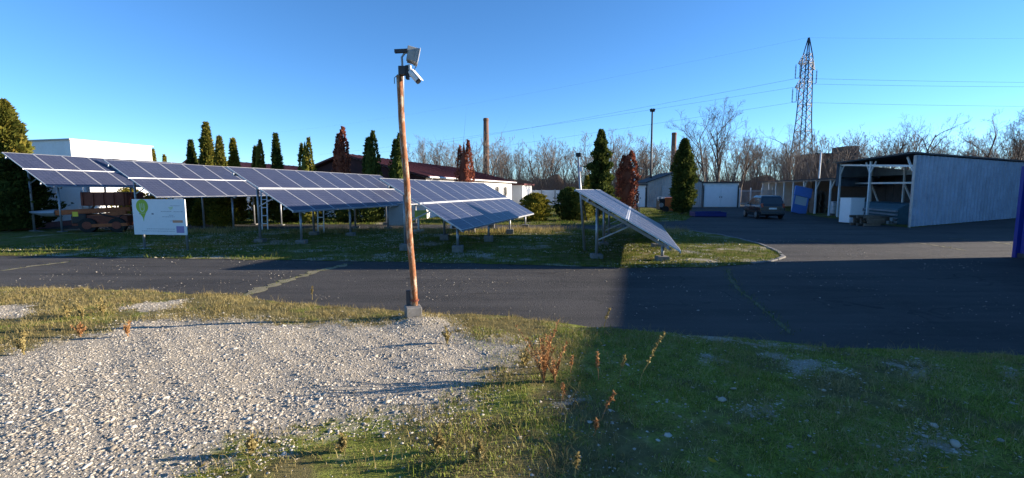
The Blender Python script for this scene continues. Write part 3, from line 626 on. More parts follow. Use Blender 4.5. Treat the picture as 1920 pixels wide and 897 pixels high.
# pole with a small lamp and a box, standing by the end array
b0 = AT(1096, 474, 16.2); b0[2] = 0; t0 = AT(1084, 292, 16.2)
lp = empty('lamp_pole', b0); tag(lp, 'thin leaning grey pole with small dark lamp above the end array', 'pole'); dv = Vector(t0)-Vector(b0)
MB().tube([(0, 0, 0), dv*0.55, dv], [0.05, 0.045, 0.03], 10).build('shaft', M['galv'], lp, smooth=True)
MB().box(dv+Vector((0, -0.05, 0.02)), (0.16, 0.2, 0.13)).build('lamp_head', M['black'], lp, bevel=0.015); MB().box(dv*0.86+Vector((0.07, 0, 0)), (0.09, 0.07, 0.15)).build('box', M['whitepaint'], lp, bevel=0.01)
MB().tube([dv*0.62+Vector((0.0, 0, 0)), dv*0.3+Vector((0.15, 0, 0.05))], 0.02, 6).build('brace', M['darkmetal'], lp)

# ------------------------------------------------------------------ foliage trees
def spray_mesh(n, shape, size, seed, core=None, up=0.7, clump=0.22):
    r = np.random.default_rng(seed); u = r.random(n)**0.85; a = r.uniform(0, 2*np.pi, n)
    ph = r.uniform(0, 6.28, 6)
    lump = (1+0.10*np.maximum(0, r.normal(0, 1, n)))*(1+clump*1.3*(np.sin(a*3+u*9+ph[0])*np.sin(u*17+ph[1])+0.6*np.sin(a*5-u*21+ph[2])+0.5*np.sin(a*2+u*37+ph[3])))
    depth = 1-np.abs(r.normal(0, 0.13, n)); rad, hz = shape(u)
    rr = rad*lump*depth; base = np.stack([np.cos(a)*rr, np.sin(a)*rr, hz], 1)
    out = np.stack([np.cos(a), np.sin(a), np.full(n, up)], 1)+r.normal(0, 0.45, (n, 3)); out /= np.linalg.norm(out, axis=1)[:, None]
    sd_ = np.cross(out, r.normal(0, 1, (n, 3))); sd_ /= np.linalg.norm(sd_, axis=1)[:, None]
    s = size*r.uniform(0.5, 1.4, n)[:, None]
    V = np.stack([base-out*s*0.4, base+sd_*s*0.32, base+out*s*0.75, base-sd_*s*0.32], 1).reshape(-1, 3)
    F = (np.arange(n)*4)[:, None]+np.array([[0, 1, 2, 3]])
    return V, F
def conifer(name, px, top_y, Y, wpx, mat, label, group=None, kind='cone', n=2600, seed=1, cat='tree', base_z=0.0, parts=1):
    c = AT(px, top_y, Y); h = c[2]; x = AT(px, 357+CAM_H/Y*885, Y)[0]; rad = wpx/2/885*Y
    root = empty(name, (x, Y, base_z)); tag(root, label, cat, group)
    rs = np.random.default_rng(seed)
    def shape(u):
        hz = 0.03*h+u*(h*0.97)
        if kind == 'cone': f = (1-u)**0.85*np.minimum(1, (u+0.10)/0.16)+0.02
        elif kind == 'column': f = np.minimum(1, (1-u)*3.0)**0.6*np.minimum(1, 0.72+u*1.2)*(1-0.28*np.clip(u-0.3, 0, 1))
        elif kind == 'steep': f = np.minimum(1, (1-u)*2.6)**0.7*np.minimum(1, 0.8+u)*(1-0.1*u)
        elif kind == 'spruce': f = (1-u)**0.62*(0.9+0.16*np.sin(u*46))*np.minimum(1, (u+0.12)/0.2)
        elif kind == 'ball': f = np.sqrt(np.clip(1-(2*u-0.9)**2/1.21, 0.02, 1))
        return rad*f, hz
    vs = []
    offs = [(0, 0, 1.0)] if parts == 1 else [(-0.3*rad, 0.1, 0.93), (0.35*rad, -0.1, 1.0), (0.0, 0.3*rad, 0.86)][:parts]
    for i, (ox, oy, hs) in enumerate(offs):
        V, F = spray_mesh(n//len(offs), shape, 0.02*h+0.09, seed*10+i, clump=0.16 if kind in ('cone', 'column') else 0.2)
        if parts > 1: V[:, :2] *= 0.72
        V[:, 2] *= hs; V += np.array([ox, oy, 0]); vs.append((V, F))
    V, F = join(vs)
    link('crown', np_mesh('crown', V, F, mat), root)
    # dense inner foliage mass
    us = np.linspace(0, 1, 14); rr, hz = shape(us); mb = MB(); k = 10; ring = []
    for i in range(14):
        ring += [(math.cos(2*math.pi*j/k)*rr[i]*0.74*(1+rs.normal(0, 0.07)), math.sin(2*math.pi*j/k)*rr[i]*0.74*(1+rs.normal(0, 0.07)), hz[i]*0.96) for j in range(k)]
    mb.add(ring, [(i*k+j, i*k+(j+1) % k, (i+1)*k+(j+1) % k, (i+1)*k+j) for i in range(13) for j in range(k)]); mb.build('inner_crown', mat, root)
    MB().tube([(0, 0, -0.05), (0.02, 0, h*0.5), (0, 0, h*0.9)], [0.06+0.012*h, 0.04+0.006*h, 0.02], 7).build('trunk', M['bark'], root)
    return root
g = 'thujas along the back lane'
conifer('thuja', 31, 189, 27, 60, M['thuja'], 'broad tall thuja at the left edge of the picture', g, 'steep', 8000, 1)
conifer('thuja', 20, 292, 24.4, 118, M['thujadark'], 'dark bushy thuja filling the lower left corner beside the first array', g, 'column', 9000, 2)
TH = [(258, 283, 46, 12, 'thujared', 'cone', 'small brownish thuja tip in front of the white building', 1),
      (284, 283, 44, 14, 'thujagold', 'cone', 'leftmost of two small green thuja tips right of the white building', 1),
      (296, 281, 44, 12, 'thujagold', 'cone', 'right one of two small green thuja tips right of the white building', 1),
      (316, 291, 46, 12, 'thujagold', 'cone', 'lowest small thuja tip above the second array', 1),
      (368, 264, 30, 27, 'thujadark', 'cone', 'dark thuja left of the tallest green thuja above the second array', 1),
      (398, 231, 29, 36, 'thuja', 'cone', 'tallest green thuja above the second array', 1),
      (421, 257, 28, 26, 'thuja', 'cone', 'green thuja just right of the tallest one above the second array', 1),
      (446, 261, 30, 25, 'thujagold', 'cone', 'reddish green thuja standing alone above the end of the second array', 1),
      (490, 264, 30, 30, 'thuja', 'cone', 'twin topped green thuja above the start of the third array', 2),
      (525, 252, 30, 25, 'thujadark', 'cone', 'narrow dark thuja between the twin topped one and the maroon gable', 1),
      (578, 259, 30, 36, 'thuja', 'cone', 'double thuja with lit right side before the left end of the maroon gable', 3),
      (644, 239, 31, 32, 'thujared', 'column', 'tall red brown thuja in front of the maroon gable', 2),
      (699, 247, 31, 34, 'thujadark', 'column', 'dark green columnar thuja in front of the maroon roof left of the rusty pole', 2),
      (748, 251, 31, 30, 'thujadark', 'column', 'dark columnar thuja right behind the rusty pole', 2),
      (871, 264, 33, 36, 'thujared', 'cone', 'bright red brown thuja clump against the maroon roof right of the rusty pole', 3)]
for i, (px, ty, Y, w, mt, kd, lb, pt) in enumerate(TH):
    conifer('thuja', px, ty, Y, w*(1.38 if kd == 'cone' else 1.0), M[mt], lb, g, kd, 2200 if Y > 40 else 3600, 20+i, parts=pt)
conifer('thuja', 420, 372, 27.0, 44, M['thujagold'], 'low golden thuja seen below the second array', g, 'column', 2500, 60)
conifer('thuja', 372, 380, 27.5, 26, M['thujagold'], 'small yellow green thuja seen under the second array left of the golden one', g, 'cone', 1800, 61)
conifer('spruce_tree', 1124, 245, 38, 58, M['thujadark'], 'broad dark green conifer right of the thin leaning lamp pole', None, 'spruce', 8000, 70)
conifer('thuja', 1174, 284, 40, 38, M['thujared'], 'twin red brown thuja beside the broad dark conifer', g, 'column', 5000, 71, parts=2)
conifer('thuja', 1279, 261, 41, 38, M['thujadark'], 'tall dark green columnar thuja in front of the corrugated garage', g, 'column', 7000, 72)
conifer('bush', 1003, 363, 31.5, 52, M['thujagold'], 'round golden green bush just beyond the low array end', 'bushes on the back lawn', 'ball', 4200, 73, 'bush')
conifer('bush', 1068, 352, 33, 50, M['thujadark'], 'dark loose bush left of the end array', 'bushes on the back lawn', 'ball', 3600, 74, 'bush')
conifer('bush', 1092, 352, 32, 36, M['thuja'], 'olive bush directly behind the high corner of the end array', 'bushes on the back lawn', 'ball', 2400, 75, 'bush')
conifer('bush', 1100, 330, 37, 30, M['thujagold'], 'yellow green loose shrub left of the broad dark conifer', 'bushes on the back lawn', 'cone', 1800, 76, 'bush')
conifer('bush', 286, 362, 30, 44, M['yellowleaf'], 'yellow leaved autumn bush seen above the sign board', 'bushes on the back lawn', 'ball', 900, 77, 'bush')
conifer('bush', 246, 352, 37, 50, M['thujagold'], 'golden bush peeking between the first array and the red machine', 'bushes on the back lawn', 'ball', 1600, 78, 'bush')
for i, (px, lb) in enumerate(((650, 'dark evergreen shrub under the third array left of its cabinet'), (590, 'dark evergreen shrub behind the white ladder frame'), (545, 'dark evergreen shrub below the start of the third array'), (700, 'dark evergreen shrub between the cabinet and the red thuja'))):
    conifer('bush', px, 372, 31, 56, M['thujadark'], lb, 'bushes on the back lawn', 'ball', 1500, 80+i, 'bush')
# tall thuja added out of view to throw a shadow band across the arrays
r_ = conifer('thuja', 960, 100, 22.6, 44, M['thujadark'], 'unseen columnar thuja added right of the view to shade the arrays', g, 'column', 3000, 90); r_.location = (34.0, 23.6, 0); r_.scale = (1.5, 1.5, 1.12)

# ------------------------------------------------------------------ bare trees
def bare_segments(h, seed, spread=0.55, levels=5, kids=(4, 5), lean=(0, 0), trunk_frac=0.35, upb=0.25, stems=1):
    r = np.random.default_rng(seed); segs = []
    def grow(p, d, L, rad, lv):
        nst = 5 if lv == 0 else 4; q = p.copy(); pts = [q.copy()]; dd = d.copy(); rads = [rad]
        for i in range(nst):
            dd = dd+r.normal(0, 0.10+0.05*lv, 3); dd[2] += upb*0.25; dd /= np.linalg.norm(dd)
            q = q+dd*L/nst; pts.append(q.copy()); rads.append(rad*(1-0.8*(i+1)/nst) if lv else rad*(1-0.62*(i+1)/nst))
        for i in range(nst): segs.append((pts[i], pts[i+1], rads[i], rads[i+1], lv))
        if lv >= levels-1: return
        nk = r.integers(kids[0], kids[1]+1)+(2 if lv == 0 else 0)
        for j in range(nk):
            f = trunk_frac+(1-trunk_frac)*(j+r.random())/nk if lv == 0 else 0.25+0.75*(j+r.random())/nk
            f = min(f, 0.99); i = int(f*nst); pp = pts[i]+(pts[i+1]-pts[i])*(f*nst-i)
            ax = (pts[i+1]-pts[i]); ax /= np.linalg.norm(ax); sdv = np.cross(ax, r.normal(0, 1, 3)); sdv /= np.linalg.norm(sdv)
            ang = spread*r.uniform(0.7, 1.4); nd = ax*math.cos(ang)+sdv*math.sin(ang); nd[2] += upb; nd /= np.linalg.norm(nd)
            grow(pp, nd, L*r.uniform(0.42, 0.66)*(1.1-0.35*f), max(rads[i]*0.6, 0.004), lv+1)
    for s in range(stems):
        d = np.array([lean[0]+(r.normal(0, 0.16) if stems > 1 else 0), lean[1], 1.0]); d /= np.linalg.norm(d)
        grow(np.array([r.normal(0, 0.15)*(stems > 1), 0, 0.0]), d, h*0.62, h*0.013, 0)
    return segs
def segs_mesh(segs, minr=0.0):
    p0 = np.array([s[0] for s in segs]); p1 = np.array([s[1] for s in segs]); r0 = np.maximum([s[2] for s in segs], minr); r1 = np.maximum([s[3] for s in segs], minr*0.6)
    d = p1-p0; d /= np.linalg.norm(d, axis=1)[:, None]+1e-9; ref = np.where(np.abs(d[:, 2:3]) > 0.9, np.array([[1., 0, 0]]), np.array([[0, 0, 1.]]))
    u = np.cross(d, ref); u /= np.linalg.norm(u, axis=1)[:, None]+1e-9; w = np.cross(d, u); V = []
    for p, rr in ((p0, r0), (p1, r1)):
        for k in range(3):
            a = 2*math.pi*k/3; V.append(p+(u*math.cos(a)+w*math.sin(a))*rr[:, None])
    V = np.stack(V, 1).reshape(-1, 3); n = len(segs); i = (np.arange(n)*6)[:, None]
    F = np.concatenate([i+np.array([[k, (k+1) % 3, 3+(k+1) % 3, 3+k]]) for k in range(3)], 0); return V, F
def bare_tree(px, top_y, Y, label, seed, mat='darktwig', **kw):
    c = AT(px, top_y, Y); h = c[2]; x = AT(px, 357+CAM_H/Y*885, Y)[0]
    root = empty('bare_tree', (x, Y, 0)); tag(root, label, 'tree', 'bare trees behind the yard')
    segs = bare_segments(h, seed, **kw); zmax = max(s[1][2] for s in segs); k = h/zmax
    tr = [s for s in segs if s[4] <= 1]; cr = [s for s in segs if s[4] > 1]
    for nm, ss in (('trunk', tr), ('crown', cr)):
        V, F = segs_mesh(ss, 0.009); link(nm, np_mesh(nm, V*k, F, M[mat], smooth=True), root)
    return root
BT = [(1322, 190, 66, 'large spreading bare tree behind the white garage door', dict(spread=0.55, kids=(5, 6), trunk_frac=0.3)),
      (1347, 196, 70, 'tall upright bare tree right behind the large spreading one', dict(spread=0.48, kids=(4, 6), trunk_frac=0.3)),
      (1385, 218, 68, 'slanting bare tree with branches fanning to the right', dict(spread=0.42, lean=(0.35, 0), kids=(4, 5), stems=2)),
      (1478, 228, 88, 'crooked bare tree just left of the pylon', dict(spread=0.75, lean=(0.1, 0), kids=(3, 4), trunk_frac=0.2)),
      (1560, 228, 90, 'lone crooked branch like bare tree leaning right of the pylon', dict(spread=0.5, lean=(0.45, 0), kids=(2, 3))),
      (1653, 212, 85, 'forked bare tree behind the roof of the tall open shed', dict(spread=0.6, kids=(3, 4), stems=2)),
      (1715, 216, 85, 'bare tree above the shed corner with rounded crown', dict(spread=0.65, kids=(3, 5))),
      (1830, 205, 82, 'wide gnarled bare tree behind the corrugated shed wall', dict(spread=0.8, kids=(3, 5), trunk_frac=0.2)),
      (1893, 182, 78, 'largest dark bare tree at the right edge of the picture', dict(spread=0.62, kids=(6, 7), trunk_frac=0.3)),
      (1775, 250, 88, 'small bare tree between the two larger ones over the shed wall', dict(spread=0.6, kids=(3, 5))),
      (818, 257, 80, 'bare tree above the maroon roof left of the red thuja', dict(spread=0.5)),
      (895, 262, 82, 'bare tree with bent trunk beside the round chimney', dict(spread=0.6, kids=(3, 4))),
      (955, 268, 78, 'fan shaped bare tree right of the round chimney', dict(spread=0.55)),
      (1005, 283, 84, 'crooked small bare tree above the golden bush', dict(spread=0.8, kids=(3, 4))),
      (1060, 270, 80, 'bare tree left of the thin leaning lamp pole', dict(spread=0.65)),
      (1208, 258, 76, 'bare tree right of the twin red thuja', dict(spread=0.4)),
      (1298, 262, 74, 'bare tree between the brick chimney and the large spreading tree', dict(spread=0.5))]
for i, (px, ty, Y, lb, kw) in enumerate(BT): bare_tree(px, ty, Y, lb, 300+i, **kw)
bare_tree(786, 252, 120, 'slim pale poplar standing above the maroon roof beside the rusty pole', 350, 'twig', spread=0.22, kids=(5, 7), trunk_frac=0.12, upb=0.5)

# the wood that closes the view
tmpl = []
for i in range(7):
    s = bare_segments(1.0*9, 500+i, spread=0.42+0.06*i, levels=5, kids=(3, 4), upb=0.3); z = max(q[1][2] for q in s); V, F = segs_mesh(s, 0.012); tmpl.append((V/z, F))
parts = []
nW = 260
for i in range(nW):
    px = rng.uniform(770, 2050) if i > 30 else rng.uniform(2050, 2500); Y = rng.uniform(76, 125); ty = rng.triangular(236, 285, 308) - (12 if 1380 < px < 2000 else 0)
    h = AT(px, ty, Y)[2]; x = (px-960)/885*Y; V, F = tmpl[rng.integers(7)]; a = rng.uniform(0, 6.28); c, s = math.cos(a), math.sin(a)
    W = V*h; W = np.stack([W[:, 0]*c-W[:, 1]*s+x, W[:, 0]*s+W[:, 1]*c+Y, W[:, 2]], 1); parts.append((W, F))
V, F = join(parts); tag(link('woodland', np_mesh('woodland', V, F, M['twig'])), 'leafless woodland closing the view behind the yard', 'woodland', kind='stuff')
n = 52000; px = rng.uniform(770, 2250, n); Y = rng.uniform(72, 118, n); x = (px-960)/885*Y; h = rng.gamma(5, 0.75, n)+0.8
base = np.stack([x, Y, np.zeros(n)], 1); base[:, 2] = rng.uniform(0, 1, n)*h*0.5*(rng.random(n) < 0.6); tip = base+np.stack([rng.normal(0, 0.28, n)*h, rng.normal(0, 0.2, n)*h, h*0.75], 1)
r0 = rng.uniform(0.012, 0.035, n); V = np.stack([base+np.array([1, 0, 0])*r0[:, None], base-np.array([1, 0, 0])*r0[:, None], tip+np.array([0.008, 0, 0]), base+np.array([0, 1, 0])*r0[:, None]], 1).reshape(-1, 3)
i = (np.arange(n)*4)[:, None]; F = np.concatenate([i+np.array([[0, 1, 2]]), i+np.array([[1, 3, 2]])], 0)
tag(link('undergrowth', np_mesh('undergrowth', V, F, M['brush'])), 'brown brushwood thicket at the foot of the bare wood', 'undergrowth', kind='stuff')
xs = np.linspace(-30, 320, 240); V = []; hh = 4.6+0.9*np.sin(xs*0.21)+0.6*np.sin(xs*0.57+1)+rng.normal(0, 0.35, 240)
V = np.concatenate([np.stack([xs, np.full(240, 124.0), np.full(240, -0.1)], 1), np.stack([xs, np.full(240, 127.0), hh], 1), np.stack([xs, np.full(240, 134.0), np.full(240, -0.1)], 1)])
F = [(i, i+1, 241+i, 240+i) for i in range(239)]+[(240+i, 241+i, 481+i, 480+i) for i in range(239)]
tag(link('far_thicket', np_mesh('far_thicket', V, np.array(F), M['brush'])), 'dense brown far edge of the leafless wood', 'thicket', kind='stuff')

# ------------------------------------------------------------------ buildings on the left
def window(parent, c, w, h, rz, mat_pane='glass'):
    o = MB().box(c, (w, 0.08, h), rz=rz).build('window', M['whitepaint'], parent)
    nrm = Vector((math.sin(rz), -math.cos(rz), 0)); ax = Vector((math.cos(rz), math.sin(rz), 0))
    for s in (-1, 1): MB().box(Vector(c)+ax*s*w*0.24+nrm*0.042, (w*0.42, 0.012, h*0.84), rz=rz).build('pane', M[mat_pane], o)
c0 = AT(131, 262.5, 36); hB = c0[2]
bA = empty('white_building', (c0[0], c0[1], 0)); tag(bA, 'tall flat roofed white building behind the first array', 'building')
def wall_poly(mb, pts, z0, z1): mb.prism([(p[0], p[1]) for p in pts], z0, z1)
mb = MB(); wall_poly(mb, [(0, 0), tuple((A*6.2)[:2]), tuple((A*6.2-P*14)[:2]), tuple((-P*14)[:2])], 0, hB); mb.build('wall', M['plaster'], bA)
mb = MB(); o_ = 0.12; wall_poly(mb, [tuple((-A*o_+P*o_)[:2]), tuple((A*(6.2+o_)+P*o_)[:2]), tuple((A*(6.2+o_)-P*14.1)[:2]), tuple((-A*o_-P*14.1)[:2])], hB, hB+0.1); mb.build('roof_edge', M['greysheet'], bA)
c0 = G(84, 428); w1 = G(172, 418); bX = empty('white_annex', (c0[0], c0[1], 0)); tag(bX, 'low white plastered annex with dark red plinth seen under the first array', 'building')
ax_ = (w1-c0); LW = np.linalg.norm(ax_); ax_ /= LW; back = np.array([-ax_[1], ax_[0], 0])
mb = MB(); wall_poly(mb, [tuple((-ax_*1)[:2]), tuple((ax_*LW)[:2]), tuple((ax_*LW+back*5)[:2]), tuple((-ax_*1+back*5)[:2])], 0.3, 3.0); mb.build('wall', M['plaster'], bX)
mb = MB(); wall_poly(mb, [tuple((-ax_*1-back*0.02)[:2]), tuple((ax_*(LW+0.02)-back*0.02)[:2]), tuple((ax_*(LW+0.02)+back*5)[:2]), tuple((-ax_*1+back*5)[:2])], 0, 0.3); mb.build('plinth', M['plinth'], bX)
mb = MB(); wall_poly(mb, [tuple((-ax_*1.2-back*0.3)[:2]), tuple((ax_*(LW+0.3)-back*0.3)[:2]), tuple((ax_*(LW+0.3)+back*5.2)[:2]), tuple((-ax_*1.2+back*5.2)[:2])], 3.0, 3.12); mb.build('roof', M['greysheet'], bX)
MB().box(ax_*LW*0.86-back*0.03+np.array([0, 0, 1.55]), (0.5, 0.05, 1.1), rz=math.atan2(ax_[1], ax_[0])).build('meter_box', M['whitepaint'], bX)
MB().tube([ax_*LW*0.97-back*0.08+np.array([0, 0, 0.2]), ax_*LW*0.97-back*0.08+np.array([0, 0, 3.0])], 0.06, 8).build('downpipe', M['whitepaint'], bX)

# long hall with maroon gable roof (axis along A, gable towards us)
def gable_hall(px0, y_eave0, px_ridge, y_ridge, px1, Y, L, name, label, wall_mat, gable_mat, win=True):
    Lp, Rg, Rp = AT(px0, y_eave0, Y+1.5), AT(px_ridge, y_ridge, Y), AT(px1, 330, Y-1.4)
    hL = (Rg-Lp)@P; hR = (Rp-Rg)@P; zr = Rg[2]; ze = Rp[2]; c0 = Rg.copy()
    rt = empty(name, (c0[0], c0[1], 0)); tag(rt, label, 'building')
    def q(a, p, z): v = A*a+P*p; return (v[0], v[1], z)
    ins = 0.45; zi = ze-0.1
    mb = MB(); mb.add([q(0.5, -hL+ins, 0), q(0.5, hR-ins, 0), q(0.5, hR-ins, zi-0.02), q(0.5, 0, zr-0.2), q(0.5, -hL+ins, zi-0.02), q(L-0.5, -hL+ins, 0), q(L-0.5, hR-ins, 0), q(L-0.5, hR-ins, zi-0.02), q(L-0.5, 0, zr-0.2), q(L-0.5, -hL+ins, zi-0.02)],
               [(0, 1, 2, 3, 4), (5, 9, 8, 7, 6), (0, 5, 6, 1), (1, 6, 7, 2), (0, 4, 9, 5), (2, 7, 8, 3), (3, 8, 9, 4)]); mb.build('wall', wall_mat, rt)
    mb = MB(); mb.add([q(0.46, -hL+ins, zi-0.75), q(0.46, hR-ins, zi-0.75), q(0.46, hR-ins, zi-0.03), q(0.46, 0, zr-0.21), q(0.46, -hL+ins, zi-0.03)], [(0, 1, 2, 3, 4)])
    mb.add([q(0.44, -hL+ins, zi-0.75), q(0.44, hR-ins, zi-0.75), q(0.44, hR-ins, zi-0.03), q(0.44, 0, zr-0.21), q(0.44, -hL+ins, zi-0.03)], [(4, 3, 2, 1, 0)]); mb.build('gable_cladding', gable_mat, rt)
    for s, hw in ((-1, hL), (1, hR)):
        mb = MB(); mb.add([q(0, 0, zr), q(L, 0, zr), q(L, s*hw, ze), q(0, s*hw, ze), q(0, 0, zr-0.14), q(L, 0, zr-0.14), q(L, s*hw, ze-0.14), q(0, s*hw, ze-0.14)],
                          [(0, 1, 2, 3), (7, 6, 5, 4), (0, 3, 7, 4), (1, 5, 6, 2), (3, 2, 6, 7)])
        rf = mb.build('roof', M['maroon'], rt)
        mb = MB()
        for a in np.arange(0.35, L, 0.9): mb.bar(q(a, s*0.1, zr+0.02-(zr-ze)*0.1/hw), q(a, s*(hw-0.02), ze+0.025), 0.05, 0.05)
        sm = mb.build('roof_seams', M['maroon'], rf); tag(sm, kind='stuff')
        MB().tube([q(0, s*(hw+0.06), ze-0.1), q(L, s*(hw+0.06), ze-0.1)], 0.07, 8).build('gutter', M['whitepaint'], rt)
    MB().tube([q(0.6, hR+0.04, ze-0.1), q(0.7, hR-ins+0.09, ze-0.7), q(0.7, hR-ins+0.09, 0.1)], 0.05, 8).build('downpipe', M['whitepaint'], rt)
    if win:
        for a in np.arange(2.2, L-2, 3.4):
            v = q(a, hR-ins+0.02, 1.95); window(rt, v, 1.9, 1.15, AZ+math.pi/2, 'paleglass')
    return rt
gable_hall(536, 316, 640, 287, 808, 36, 26, 'hall', 'long white walled hall with maroon roof and dark gable behind the third array', M['plaster'], M['darkmaroon'])
gable_hall(318, 318, 352, 297, 560, 50, 16, 'hall', 'farther maroon roofed hall whose roof shows between the thujas on the left', M['plaster'], M['darkmaroon'], False)
c0 = AT(905, 349, 62); o = empty('low_building', (c0[0], c0[1], 0)); tag(o, 'low white building at the right end of the maroon roofed hall', 'building')
mb = MB(); mb.prism([(0, 0), (5.2, -1.35), (6.6, 4), (1.4, 5.3)], 0, 2.75); mb.build('wall', M['plaster'], o); mb = MB(); mb.prism([(-0.3, -0.2), (5.4, -1.7), (7, 4.3), (1.2, 5.8)], 2.75, 2.95); mb.build('roof', M['maroon'], o)
c0 = G(990, 385); o = empty('white_wall', (c0[0], c0[1], 0)); tag(o, 'white precast concrete yard wall beyond the golden bush', 'wall')
for i in range(5): MB().box((0.95+1.9*i, 0, 1.05), (1.86, 0.12, 2.1)).build('wall_slab', M['whitepaint'], o, bevel=0.02); MB().box((1.9*i, -0.02, 1.1), (0.16, 0.18, 2.2)).build('wall_post', M['concrete'], o)

# ------------------------------------------------------------------ garages in the middle distance
def corr(w, h0, h1, pitch=0.3, depth=0.05):
    V = []; n = max(1, int(round(w/pitch)))
    prof = []
    for i in range(n):
        b_ = i*w/n; s = w/n
        prof += [(b_, 0), (b_+s*0.55, 0), (b_+s*0.65, -depth), (b_+s*0.9, -depth)]
    prof.append((w, 0)); mb = MB(); k = len(prof)
    vs = [(x, y, 0) for x, y in prof]+[(x, y, h0+(h1-h0)*x/w) for x, y in prof]
    mb.add(vs, [(i, i+1, k+i+1, k+i) for i in range(k-1)]); return mb
gy = G(1262, 389)[1]
def gx(px): return AT(px, 380, gy)[0]
ga = empty('corrugated_garage', (gx(1213), gy, 0)); tag(ga, 'grey corrugated metal garage with low gable behind the dark thuja', 'garage')
Wg = gx(1315)-gx(1213); hz = lambda u: 3.05+1.15*(1-abs(u-0.5)*2)
nsh = 8
for i in range(nsh):
    u0, u1 = i/nsh, (i+1)/nsh; o = corr(Wg/nsh-0.01, hz(u0), hz(u1), 0.3, 0.06).build('wall_sheet', M['greysheet'], ga); o.location = (Wg*u0, 0, 0)
mb = MB(); mb.prism([(0.02, 0), (Wg-0.02, 0), (Wg-0.02, 3.03), (Wg/2, 4.15), (0.02, 3.03)], 0.05, 6, 1); mb.build('shell', M['greysheet'], ga)
for s in (0, 1):
    mb = MB(); x0_, x1_ = (-0.25, Wg/2) if s == 0 else (Wg+0.25, Wg/2); z0_ = 2.98
    mb.add([(x0_, -0.25, z0_), (x1_, -0.25, 4.25), (x1_, 6.2, 4.25), (x0_, 6.2, z0_), (x0_, -0.25, z0_+0.1), (x1_, -0.25, 4.35), (x1_, 6.2, 4.35), (x0_, 6.2, z0_+0.1)], [(3, 2, 1, 0), (4, 5, 6, 7), (0, 1, 5, 4), (2, 3, 7, 6), (0, 4, 7, 3)]); mb.build('roof', M['darkroof'], ga)
MB().box((Wg*0.46, -0.09, 1.3), (2.7, 0.05, 2.6)).build('door', M['greysheet'], ga)
def white_garage(px0, px1, ztop, label, doorw):
    x0_, x1_ = gx(px0), gx(px1); w = x1_-x0_; g_ = empty('white_garage', (x0_, gy, 0)); tag(g_, label, 'garage', 'white garages')
    MB().box((w/2, 2.6, ztop/2), (w, 5.2, ztop)).build('wall', M['whitepaint'], g_, bevel=0.02)
    MB().box((w/2, 2.55, ztop+0.06), (w+0.25, 5.5, 0.14)).build('roof', M['darkroof'], g_)
    for s in (-1, 1):
        d_ = MB().box((w/2+s*doorw/4, -0.03, ztop*0.43), (doorw/2-0.03, 0.06, ztop*0.82)).build('door', M['signwhite'], g_, bevel=0.01)
        MB().box((w/2+s*0.12, -0.08, ztop*0.42), (0.06, 0.05, 0.2)).build('handle', M['darkmetal'], d_)
    for s in (0.06, w-0.06): MB().box((s, -0.04, ztop*0.45), (0.12, 0.08, ztop*0.9)).build('frame_post', M['darkmetal'], g_)
white_garage(1317, 1384, 3.0, 'white garage with wide double door right of the dark thuja', 4.0)
white_garage(1186, 1211, 2.7, 'narrow white garage left of the corrugated one', 1.5)
# fence right of the garages
c0 = AT(1386, 380, gy); fc = empty('picket_fence', (c0[0], gy, 0)); tag(fc, 'pale picket fence between the white garage and the low storage shed', 'fence')
for i in range(4): MB().box((i*1.35, 0, 1.2), (0.11, 0.11, 2.4)).build('post', M['whitepaint'], fc)
for z in (0.5, 2.0): MB().box((2.1, 0.02, z), (4.4, 0.05, 0.08)).build('rail', M['whitepaint'], fc)
mb = MB()
for i in range(28): mb.box((0.08+i*0.155, -0.04, 1.1), (0.05, 0.025, 2.1))
tag(mb.build('pickets', M['greysheet'], fc), kind='stuff')

# white utility post with camera and strut
c0 = G(1189, 398); o = empty('utility_post', (c0[0], c0[1], 0)); tag(o, 'white utility post with strut and small lamp beside the twin red thuja', 'post')
zt = AT(1189, 312, c0[1])[2]
MB().tube([(0, 0, 0), (-0.05, 0, zt)], 0.1, 10).build('shaft', M['whitepaint'], o, smooth=True); MB().tube([(0.55, 0, 0), (0.05, 0, zt*0.55)], 0.05, 8).build('strut', M['whitepaint'], o, smooth=True)
MB().box((-0.05, -0.1, zt), (0.35, 0.3, 0.22)).build('lamp_head', M['whitepaint'], o, bevel=0.02); MB().bar((0.1, 0, zt), (0.75, 0, zt-0.28), 0.05).build('arm', M['whitepaint'], o)
# tall lamp mast
c0 = AT(1219, 389, 61.5); zt = AT(1218, 208, 61.5)[2]; o = empty('lamp_mast', (c0[0], 61.5, 0)); tag(o, 'tall slim dark lamp mast rising behind the corrugated garage', 'lamp')
MB().tube([(0, 0, 0), (-0.1, 0, zt)], [0.17, 0.10], 10).build('shaft', M['darkmetal'], o, smooth=True)
for s in (-1, 1): MB().box((-0.1+s*0.16, -0.1, zt+0.05), (0.3, 0.35, 0.38), M=Matrix.Rotation(s*0.3, 3, 'Y')).build('lamp_head', M['black'], o, bevel=0.04)
